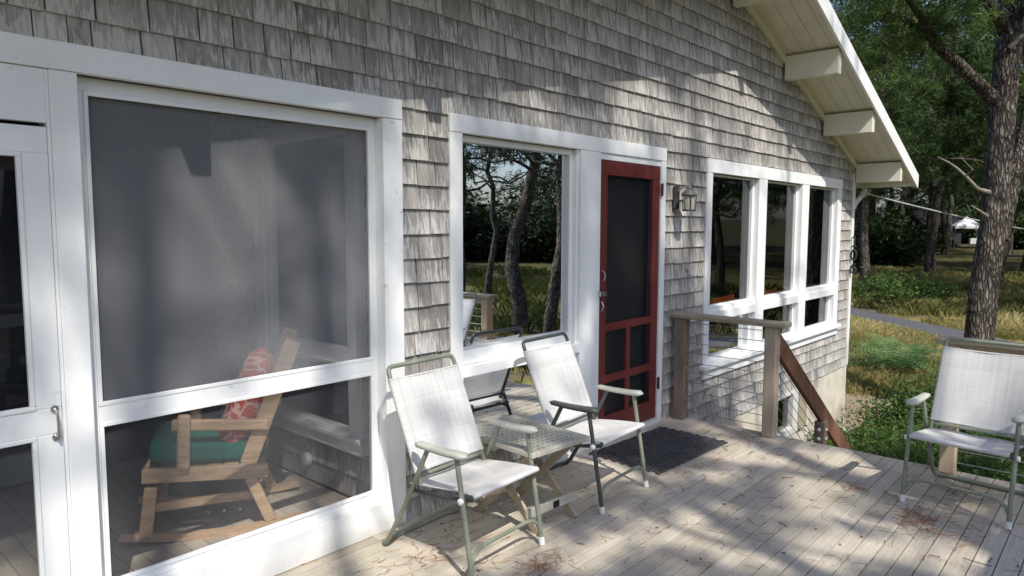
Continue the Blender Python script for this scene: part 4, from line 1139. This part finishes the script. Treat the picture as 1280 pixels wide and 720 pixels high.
b.tube([P2(1250,300,TD),P2(1264,240,TD+.1),P2(1282,165,TD+.3),P2(1296,80,TD+.6),P2(1310,-60,TD+1),P2(1320,-200,TD+1.2)], [.11,.105,.10,.09,.07,.03], 12)
limb = [P2(1246,128,TD),P2(1222,104,TD-.1),P2(1196,78,TD-.2),P2(1172,58,TD-.3),P2(1158,36,TD-.3),P2(1136,26,TD-.2),P2(1112,14,TD),P2(1084,20,TD+.3),P2(1056,30,TD+.6)]
b.tube(limb, [.11,.095,.085,.08,.07,.06,.05,.035,.02], 10)
b.tube([P2(1172,58,TD-.3),P2(1150,20,TD-.8),P2(1120,-20,TD-1.2),P2(1080,-40,TD-1.5)], [.06,.045,.03,.015], 8)
b.tube([P2(1258,40,TD),P2(1240,10,TD-.4),P2(1215,-20,TD-1.0),P2(1180,-50,TD-1.6)], [.09,.07,.05,.025], 8)
b.tube([P2(1260,30,TD),P2(1290,0,TD-.4),P2(1330,-60,TD-.8)], [.09,.07,.04], 8)
b.build('trunk', M['bark'], bp_, smooth=True, angle=80)
db = MB(); db.tube([P2(1236,240,TD-.2),P2(1222,236,TD-.3),P2(1207,220,TD-.4),P2(1196,210,TD-.4),P2(1186,203,TD-.4),P2(1172,196,TD-.4)], [.034,.024,.020,.016,.011,.005], 8); db.build('dead_branch', M['dead_wood'], bp_, smooth=True)
db = MB(); db.tube([P2(1234,270,TD-.2),P2(1222,262,TD-.4),P2(1214,257,TD-.5)], [.024,.016,.007], 8); db.build('dead_branch', M['dead_wood'], bp_, smooth=True)
db = MB(); db.tube([P2(1252,20,TD-.2),P2(1238,8,TD-.3),P2(1226,-4,TD-.4)], [.035,.026,.010], 8); db.build('dead_branch', M['dead_wood'], bp_, smooth=True)
db = MB(); db.tube([P2(1262,60,TD-.2),P2(1276,46,TD-.3),P2(1292,38,TD-.4)], [.04,.03,.012], 8); db.build('dead_branch', M['dead_wood'], bp_, smooth=True)
db = MB(); db.tube([P2(1207,220,TD-.4),P2(1216,212,TD-.6),P2(1200,196,TD-.8)], [.012,.010,.005], 6); db.build('dead_branch', M['dead_wood'], bp_, smooth=True)
ce = []; dr = []
def cluster(path, n, sp):
    for _ in range(n):
        i = rng0.integers(max(1, len(path)//2), len(path)-1); t = rng0.random(); p = path[i]*(1-t)+path[i+1]*t if i+1 < len(path) else path[i]
        dv = norm(rng0.normal(size=3)+(0,0,.2)); ce.append(p + dv*sp*(.2+rng0.random())); dr.append(dv)
cluster(limb, 46, .5); cluster([P2(1150,20,TD-.8),P2(1120,-20,TD-1.2),P2(1080,-40,TD-1.5)], 30, .5); cluster([P2(1240,10,TD-.4),P2(1215,-20,TD-1.0),P2(1180,-50,TD-1.6)], 34, .55)
cluster([P2(1290,0,TD-.4),P2(1330,-60,TD-.8),P2(1340,-80,TD-.8)], 30, .6)
for k in range(150):
    dv = norm(rng0.normal(size=3)); ce.append(P2(1268,-330,TD) + dv*np.array((1.9,1.9,1.5))*rng0.random()**.5); dr.append(dv)
c, d = sprays(np.array(ce), np.array(dr), rng0, 7, .20)
V, F_, cols = needles_mesh(c, d, 16, .15, .009, .9, rng0); np_mesh('crown', V, F_, M['needles'], bp_, cols)

# pines standing before the house, behind the photographer: they shade the deck and show in the window glass
SHADOW = 'pines in front of the house, seen by their shadows and reflections'
pine('pine_tree', (-3.4,-9.2,gz(-3.4,-9.2)), 17, 0.22, (0.3, 0.2), 31, 'tall pine before the house whose crown dapples the deck', SHADOW, limbs=19, tufts=9, z0f=0.5, spread=3.0, k=15, size=.24, blade=(15,.15,.012), thin=True, bend=.12)
pine('pine_tree', (-2.15,-8.4,gz(-2.15,-8.4)), 15.5, 0.15, (0.15, 0.1), 59, 'tall pine before the house whose crown dapples the deck', SHADOW, limbs=13, tufts=9, z0f=0.6, spread=2.0, k=15, size=.24, blade=(15,.15,.012), thin=True, bend=.12)
pine('pine_tree', (0.9,-9.6,gz(0.9,-9.6)), 16.5, 0.22, (0.3, 0.3), 47, 'tall pine before the house whose crown dapples the deck', SHADOW, limbs=19, tufts=9, z0f=0.52, spread=3.0, k=15, size=.24, blade=(15,.15,.012), thin=True, bend=.12)
pine('pine_tree', (3.8,-9.3,gz(3.8,-9.3)), 16, 0.2, (-0.3, 0.3), 53, 'tall pine before the house whose crown dapples the deck', SHADOW, limbs=17, tufts=9, z0f=0.54, spread=2.8, k=15, size=.24, blade=(15,.15,.012), thin=True, bend=.12)
pine('pine_tree', (0.3,-8.0,gz(0.3,-8.0)), 13, 0.17, (0.2, 0.2), 63, 'tall pine before the house whose crown dapples the deck', SHADOW, limbs=15, tufts=9, z0f=0.52, spread=2.6, k=15, size=.24, blade=(15,.15,.012), thin=True, bend=.12)
REFL = 'pines mirrored in the picture window'
def mirror_spot(az, dist): return (dist*math.cos(R(az)), D_CAM + dist*math.sin(R(az)))
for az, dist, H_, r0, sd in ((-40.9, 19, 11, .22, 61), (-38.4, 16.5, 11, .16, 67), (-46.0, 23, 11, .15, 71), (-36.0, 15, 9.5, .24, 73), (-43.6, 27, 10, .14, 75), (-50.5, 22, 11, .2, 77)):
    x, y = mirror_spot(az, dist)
    pine('pine_tree', (x, y, gz(x,y)), H_, r0, (.2,.3), sd, 'pine trunk and branches mirrored dark in the picture window glass', REFL, limbs=20, tufts=8, z0f=.36, spread=2.9, k=7, size=.20, blade=(13,.17,.013), mat='needles_backlit', thin=True)

# woods beyond the road: three tree patterns, copied
WOODS = 'dark pines in the woods beyond the road'
WL = 'dark pine with a bare trunk in the shaded woods beyond the road'
protos = []
for i, (H_, sd) in enumerate(((12, 81), (14, 82), (10.5, 83), (13, 84))):
    protos.append(pine('pine_tree', (40+i*4, 4, gz(40+i*4, 4)), H_, .20, (random.uniform(-.8,.8), random.uniform(-.8,.8)), sd, WL, WOODS, limbs=24, tufts=12, z0f=.34, spread=3.2, k=5, size=.36, blade=(16,.24,.018), bend=.22))
rnd = random.Random(17)
used = [(p.location.x, p.location.y) for p in protos]
def woods(n, x0, x1, y0, y1, mind=2.6, smin=.85, smax=1.3):
    k = 0; tries = 0
    while k < n and tries < n*60:
        tries += 1; x = rnd.uniform(x0, x1); y = rnd.uniform(y0, y1)
        if any((x-a)**2+(y-c)**2 < mind**2 for a, c in used): continue
        az_ = math.degrees(math.atan2(y-D_CAM, x))
        if -52 < az_ < -33: continue
        azc = math.degrees(math.atan2(y+D_CAM, x))
        if 8.0 < azc < 9.8 and x < 64: continue
        if any((x-a)**2+(y-c)**2 < 5 for a, c in ROAD): continue
        used.append((x, y)); s = rnd.uniform(smin, smax)
        dup(rnd.choice(protos), (x, y, gz(x,y)), rnd.uniform(0,6.28), WL, (s,s,s*rnd.uniform(.9,1.1))); k += 1
protos[0].location = (34, 6.2, gz(34,6.2)); protos[1].location = (38.5, 4.6, gz(38.5,4.6)); protos[2].location = (41, 8.6, gz(41,8.6)); protos[3].location = (36, 1.5, gz(36,1.5))
used = [(p.location.x, p.location.y) for p in protos]
woods(26, 33, 62, .5, 22, 3.2); woods(12, 62, 95, 6, 34, 3.5)
woods(30, 22, 60, -38, -2.5, 3.4); woods(10, 24, 40, 22, 40, 3.4)

def leafy(cent, per, size, rng, flat=.5, jitter=.3):
    """leaf-shaped faces round stem points"""
    n = len(cent)*per; c = np.repeat(cent, per, 0) + rng.normal(size=(n,3))*jitter*np.array((1,1,.7))
    nrm = rng.normal(size=(n,3)); nrm[:,2] = np.abs(nrm[:,2]) + flat; nrm /= np.linalg.norm(nrm, axis=1, keepdims=True)
    a = np.cross(nrm, rng.normal(size=(n,3))); a /= np.linalg.norm(a, axis=1, keepdims=True); bb = np.cross(nrm, a)
    s = size*(.6+.8*rng.random((n,1)))
    V = np.stack([c-a*s, c+bb*s*.42-a*s*.1, c+a*s, c-bb*s*.42-a*s*.1], 1).reshape(-1,3)
    F_ = np.arange(n*4).reshape(n,4)
    tone = np.clip(np.repeat(.15+.6*rng.random(len(cent)), per) + rng.normal(size=n)*.12, 0, 1)
    cols = np.repeat(np.repeat(tone[:,None], 4, 0), 3, 1); return V, F_, cols
def shrub(name, loc, W, Hh, seed, label, group=None, nst=26, per=26, size=.035, jit=.09, mat='leaves', cat='shrub'):
    rng = np.random.default_rng(seed); root = empty(name, loc, 0, label, cat, group); b = MB(); cent = []
    for k in range(nst):
        az = rng.random()*6.28; rr = W*.5*math.sqrt(rng.random()); tip = np.array((math.cos(az)*rr, math.sin(az)*rr, Hh*(.45+.55*rng.random())*(1-.35*(rr/(W*.5))**2)))
        p = wobble_path((math.cos(az)*rr*.25, math.sin(az)*rr*.25, -.05), tip, 5, .03, rng); b.tube(p, [.010,.009,.008,.006,.005,.003], 5, cap=False)
        for j in range(5):
            t = .35+.65*j/4; i = min(4, int(t*5)); q = p[i]*(1-(t*5-i))+p[i+1]*(t*5-i); cent.append(q + rng.normal(size=3)*W*.05)
    b.build('stems', M['bark'], root, smooth=True)
    V, F_, cols = leafy(np.array(cent), per, size, rng, jitter=jit); np_mesh('foliage', V, F_, M[mat], root, cols); return root
def fern(loc, seed, label, n=24, L=.8):
    rng = np.random.default_rng(seed); root = empty('fern', loc, 0, label, 'fern', 'light green ferns in the dry grass'); V = []; F_ = []; cols = []
    for k in range(n):
        az = k*2.4+rng.normal()*.3; el_ = R(rng.uniform(35,75)); ln = L*rng.uniform(.7,1.1); tone = rng.uniform(.2,1)
        p = np.array((0,0,0.)); pts = []; m_ = 14
        for i in range(m_+1):
            e = el_ - R(85)*(i/m_); p = p + np.array((math.cos(az)*math.cos(e), math.sin(az)*math.cos(e), math.sin(e)))*ln/m_; pts.append(p.copy())
        sd = np.array((-math.sin(az), math.cos(az), 0))
        for i in range(1, m_+1):
            w_ = ln*.24*math.sin(math.pi*(i/(m_+1))**.7)+.01; fw = norm(pts[i]-pts[i-1])
            for s in (-1,1):
                o_ = len(V); t = pts[i]+sd*s*w_+fw*w_*.35-np.array((0,0,.02)); V += [pts[i]-fw*.012, pts[i]+fw*.016, t]; F_.append((o_,o_+1,o_+2)); cols += [tone+rng.normal()*.06]*3
    cc = np.clip(np.array(cols),0,1); np_mesh('fronds', V, F_, M['fern'], root, np.repeat(cc[:,None],3,1)); return root
def at_px(px, py, z=None):
    d = r_*((px-640)/F_PX) + u_*(-(py-360)/F_PX) + f_; o_ = np.array((0,-D_CAM,H_CAM)); t = 2
    for _ in range(4000):
        p = o_ + d*t
        if p[2] <= gz(p[0], p[1]): return p
        t += .03
    return p
for i, (px, py, L_) in enumerate(((1098,462,.9),(1122,468,.95),(1143,458,.8),(1108,446,.75))):
    p = at_px(px, py); fern((p[0],p[1],p[2]+.06), 100+i, 'light green fern with arching fronds growing in the dry grass', L=L_*1.15)
shr = 'green shrubs just beyond the deck edge'
NEAR = [(7.9,-.55,.9,.62),(8.2,-1.0,1.0,.72),(7.9,-1.5,1.0,.75),(8.1,-2.0,1.0,.78),(8.9,-.5,.9,.5),(9.1,-.95,1.0,.55),(9.0,-1.45,1.0,.62),(9.2,-1.95,1.1,.75),(9.9,-.75,.9,.45),(10.1,-1.3,1.1,.7),(10.2,-1.9,1.1,.8),(7.8,-2.5,1.0,.85)]
for i, (x, y, W, Hh) in enumerate(NEAR):
    shrub('shrub', (x,y,gz(x,y)), W, Hh, 120+i, 'low green leafy shrub growing just beyond the deck edge', shr, nst=30, per=34, size=.028)
shrub('tall_shrub', (10.2,-.66,gz(10.2,-.66)), 1.0, .95, 140, 'tall dark green shrub left of the right hand chair, beyond the deck', None, nst=34, per=30, size=.030, cat='shrub')
shrub('tall_shrub', (10.6,-1.12,gz(10.6,-1.12)), 1.0, 1.25, 141, 'bushy green shrub behind the deck railing near the pine trunk', None, nst=38, per=34, size=.032)
for i, (px, py, W, Hh) in enumerate(((1088,372,2.2,1.2),(1122,386,2.6,1.6),(1168,380,2.0,1.1))):
    p = at_px(px, py); shrub('sapling', (p[0],p[1],p[2]), W, Hh, 150+i, 'low spreading green sapling at the shaded edge of the woods', 'saplings at the woods edge', nst=13, per=16, size=.075, jit=.17, cat='sapling')
US = 'understory bushes among the pines'
rnd = random.Random(4)
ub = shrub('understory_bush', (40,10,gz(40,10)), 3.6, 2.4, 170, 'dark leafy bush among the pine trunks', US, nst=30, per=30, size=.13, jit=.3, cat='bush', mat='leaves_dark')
for i in range(34):
    x, y = (rnd.uniform(47, 72), rnd.uniform(2, 24)) if i < 24 else (rnd.uniform(60, 90), rnd.uniform(-80, -45)); 
    if 6.4 < math.degrees(math.atan2(y+D_CAM, x)) < 11.2: x, y = x + 26, y + 2
    dup(ub, (x,y,gz(x,y)), rnd.uniform(0,6.28), None, (1,1,rnd.uniform(.7,1.5)))

for i in range(11):    # bushes and pines closing the view behind the canopy tent
    a_ = R(6.6 + .46*i); d_ = 84 + 7*math.sin(i*2.7); x, y = d_*math.cos(a_), -D_CAM + d_*math.sin(a_)
    dup(ub, (x,y,gz(x,y)), i*1.3, None, (1.3,1.3,1.6+.4*math.sin(i)))
    x, y = x + 5, y + .4; dup(protos[i % 4], (x,y,gz(x,y)), i*2.1, WL)
ml = shrub('understory_bush', (*mirror_spot(-30, 56), gz(*mirror_spot(-30, 56))), 3.6, 2.4, 171, 'dense dark bush of the far tree line mirrored in the picture window', 'far tree line mirrored in the window', nst=34, per=34, size=.14, jit=.3, cat='bush', mat='needles_backlit'); ml.scale = (1.9,1.9,1.8)
for i in range(16):
    az_ = -31 - 1.45*i; d_ = 54 + 5*math.sin(i*2.1); x, y = mirror_spot(az_, d_)
    dup(ml, (x,y,gz(x,y)), i*1.7, None, (1.9,1.9,1.6+.5*math.sin(i*1.3)))
# dry grass in the clearing, and the field the windows reflect
def grass():
    rng = np.random.default_rng(6); pts = []
    def patch(n, x0, x1, y0, y1, h, keep): 
        xy = np.column_stack([rng.uniform(x0,x1,n), rng.uniform(y0,y1,n)])
        f = np.sin(xy[:,0]*.9+1.3)*np.sin(xy[:,1]*1.1)+.6*np.sin(xy[:,0]*2.3+xy[:,1]*1.7)
        ok = f + rng.normal(size=n)*.35 > keep; xy = xy[ok]; f = f[ok]
        for (x, y), q in zip(xy, f):
            if (x-11.5)**2+(y-.3)**2 < 2.2: continue
            if 5.2 < x < 7.6 and -2.1 < y < -.6: continue
            if x < 11.2 and y > -.25: continue
            if x < 5.6 and y > -3.4: continue
            rd_ = min((x-a)**2+(y-c_)**2 for a, c_ in RD)
            if rd_ < .95: continue
            pts.append((x, y, gz(x,y), h))
    RD = []
    for i in range(len(ROAD)-1):
        for k in range(8): RD.append((ROAD[i][0]+(ROAD[i+1][0]-ROAD[i][0])*k/8, ROAD[i][1]+(ROAD[i+1][1]-ROAD[i][1])*k/8))
    patch(42000, 11, 25, -4, 7, .13, -.7); patch(14000, 24, 42, -2, 14, .28, -.2); patch(2500, 7.5, 12, -4, 0, .2, .35); patch(9000, 6, 30, -24, -5, .3, -.2)
    P_ = np.array(pts); per = 4; N = len(P_)*per
    c = np.repeat(P_[:,:3], per, 0) + np.column_stack([rng.normal(size=(N,2))*.05, np.zeros(N)]); h = np.repeat(P_[:,3], per)*(.5+.9*rng.random(N))
    az = rng.random(N)*6.28; ln = np.column_stack([np.cos(az), np.sin(az), np.zeros(N)])*(h*(.2+.6*rng.random(N)))[:,None]
    sd = np.column_stack([-np.sin(az+.7), np.cos(az+.7), np.zeros(N)])*(.0025+.004*rng.random(N))[:,None]
    V = np.stack([c-sd, c+sd, c+ln*.35+sd*.6+np.column_stack([np.zeros((N,2)), h*.65]), c+ln+np.column_stack([np.zeros((N,2)), h])], 1).reshape(-1,3)
    F_ = np.arange(N*4).reshape(N,4)
    tone = np.clip(.35+.25*np.sin(c[:,0]*.8)*np.sin(c[:,1]*.9+2)+rng.normal(size=N)*.10+np.where(c[:,0]<26,.15,-.1)-np.where(c[:,1]<-4.5,.85,0),0,1)  # blades of the mirrored field toned down to dim the reflection
    o = np_mesh('grass', V, F_, M['grass'], None, np.repeat(np.repeat(tone[:,None],4,0),3,1)); tag(o, 'dry yellow green grass growing in the clearing', 'grass', kind='stuff')
grass()

# fallen needles and twigs on the deck
def litter():
    rng = np.random.default_rng(12); V = []; F_ = []; cols = []
    def stick(x, y, L, a, wd, tone, bendv=0, z=.004):
        n = 5; ps_ = []
        for i in range(n+1):
            t = i/n; aa = a + bendv*(t-.5); ps_.append((x+math.cos(aa)*L*(t-.5), y+math.sin(aa)*L*(t-.5)))
        for i in range(n+1):
            aa = a+bendv*(i/n-.5); nx_, ny_ = -math.sin(aa)*wd, math.cos(aa)*wd
            V.extend([(ps_[i][0]+nx_, ps_[i][1]+ny_, z), (ps_[i][0], ps_[i][1], z+wd*1.6), (ps_[i][0]-nx_, ps_[i][1]-ny_, z)]); cols.extend([tone]*3)
        o_ = len(V)-3*(n+1)
        for i in range(n):
            F_.append((o_+3*i, o_+3*i+1, o_+3*i+4, o_+3*i+3)); F_.append((o_+3*i+1, o_+3*i+2, o_+3*i+5, o_+3*i+4))
    for _ in range(330): stick(rng.uniform(1.2,5.3), rng.uniform(-2.9,-.1), rng.uniform(.04,.11), rng.random()*6.28, .0009, rng.random()*.8+.15, rng.normal()*.5)
    for _ in range(170): stick(rng.uniform(1.2,5.3), -.0925*rng.integers(1,31)-.0045+rng.normal()*.002, rng.uniform(.02,.07), rng.normal()*.08, .0012, rng.random()*.6, 0, .002)
    for cx, cy, n, sp in ((2.50,-.88,46,.08),(4.28,-2.08,60,.08),(4.35,-2.16,30,.16),(4.60,-1.70,26,.06),(2.30,-.55,26,.2),(2.1,-.35,30,.25),(4.35,-.735,50,.3),(3.4,-1.4,24,.5),(4.3,-2.3,40,.3),(4.9,-2.2,24,.2),(4.9,-1.0,20,.25)):
        for _ in range(n):
            stick(cx+rng.normal()*sp, cy+rng.normal()*sp*.6, rng.uniform(.05,.12), rng.random()*6.28, .0010, .5+.5*rng.random(), rng.normal()*.6, .004+rng.random()*.008)
    for _ in range(16): stick(rng.uniform(2.4,5.2), rng.uniform(-2.6,-.7), rng.uniform(.04,.12), rng.random()*6.28, .0018, .05*rng.random(), rng.normal()*.6)
    for _ in range(200):   # dark specks of bark and soil
        x, y = rng.uniform(1.5,5.3), rng.uniform(-2.7,-.1); stick(x, y, rng.uniform(.006,.022), rng.random()*6.28, rng.uniform(.0015,.0035), .12*rng.random())
    cc = np.array(cols); o = np_mesh('pine_needle_litter', V, F_, M['litter'], None, np.repeat(cc[:,None],3,1))
    tag(o, 'fallen brown pine needles and twigs scattered over the deck', 'pine needles', kind='stuff')
litter()

# ------------------------------------------------------------------ far things
cx_, cy_ = np.array((0,-D_CAM)) + np.array((math.cos(R(7.85+1.15)), math.sin(R(7.85+1.15))))*74
dvec = r_*((1207-640)/F_PX) + u_*(-(300-360)/F_PX) + f_; tp = np.array((0,-D_CAM,H_CAM)) + dvec*58
gzt = tp[2] - .6
cn = empty('canopy_tent', (tp[0], tp[1], gzt), R(20), 'small white peaked canopy tent far off among the trees', 'tent')
b = MB(); b.add([(-1,-1,1.75),(1,-1,1.75),(1,1,1.75),(-1,1,1.75),(-.35,-.35,2.25),(.35,-.35,2.25),(.35,.35,2.25),(-.35,.35,2.25),(0,0,2.55),(-1,-1,1.55),(1,-1,1.55),(1,1,1.55),(-1,1,1.55)],
    [(0,1,5,4),(1,2,6,5),(2,3,7,6),(3,0,4,7),(4,5,8),(5,6,8),(6,7,8),(7,4,8),(0,9,10,1),(1,10,11,2),(2,11,12,3),(3,12,9,0)]); b.build('canopy', M['cloth_white'], cn)
for sx in (-1,1):
    for sy in (-1,1):
        b = MB(); b.tube([(.96*sx,.96*sy,-.3),(.96*sx,.96*sy,1.75)], .03, 6); b.build('leg', M['steel'], cn)
for i, (dx, dy) in enumerate(((-.55,-.6),(.55,-.5))):
    t = empty('cloth_table', (tp[0]+dx*.8+.2, tp[1]+dy-.1*i, gzt), R(20), 'white clothed table under the far canopy tent', 'table', 'tables under the canopy tent')
    b = MB(); b.box(-.4,.4,-.3,.3,.70,.74); b.build('tabletop', M['cloth_white'], t)
    b = MB(); b.box(-.405,.405,-.305,-.301,.3,.74); b.box(-.405,.405,.301,.305,.3,.74); b.box(-.405,-.401,-.3,.3,.3,.74); b.box(.401,.405,-.3,.3,.3,.74); b.build('tablecloth', M['cloth_white'], t)
    b = MB()
    for sx in (-1,1):
        for sy in (-1,1): b.box(.36*sx-.02,.36*sx+.02,.26*sy-.02,.26*sy+.02,-.2,.7)
    b.build('legs', M['steel'], t)
dvec = r_*((1150-640)/F_PX) + u_*(-(286-360)/F_PX) + f_; hp = np.array((0,-D_CAM,H_CAM)) + dvec*62
cab = empty('cabin', (hp[0], hp[1], hp[2]-2.4), R(55), 'dark grey cabin with a sloping roof far back among the trees', 'house')
b = MB(); b.box(-2.6,2.6,-1.8,1.8,0,2.6); b.build('wall', simple('dark_cabin_boards', (.035,.038,.045), (.025,.028,.032), 5, rough=.9), cab)
b = MB(); b.prism([(-3,2.5),(0,4.1),(3,2.5),(3,2.66),(0,4.28),(-3,2.66)], -2.2, 2.2); b.build('roof', simple('dark_cabin_roof', (.03,.03,.034), (.02,.02,.022), 6, rough=1.0, spec=.05), cab)
for x in (-1.4, 1.2):
    b = MB(); frame_parts(b, x-.45, x+.45, .9, 2.0, .07, -1.84, -1.802); wn = b.build('window', M['shade_white'], cab); pane('pane', x-.38, x+.38, .97, 1.93, -1.82, M['glass'], wn)
# service cable from the eave into the trees
wr = MB(); pts = []
for i in range(25):
    t = i/24; a = np.array((10.42,-.02,2.10)); z_ = np.array((44,-6.6,2.6)); p = a*(1-t)+z_*t; p[2] -= 4*1.0*t*(1-t); pts.append(p)
wr.tube(pts, .011, 6); tag(wr.build('overhead_cable', M['wire'], smooth=True), 'thin pale overhead cable running from the eave into the trees', 'cable')
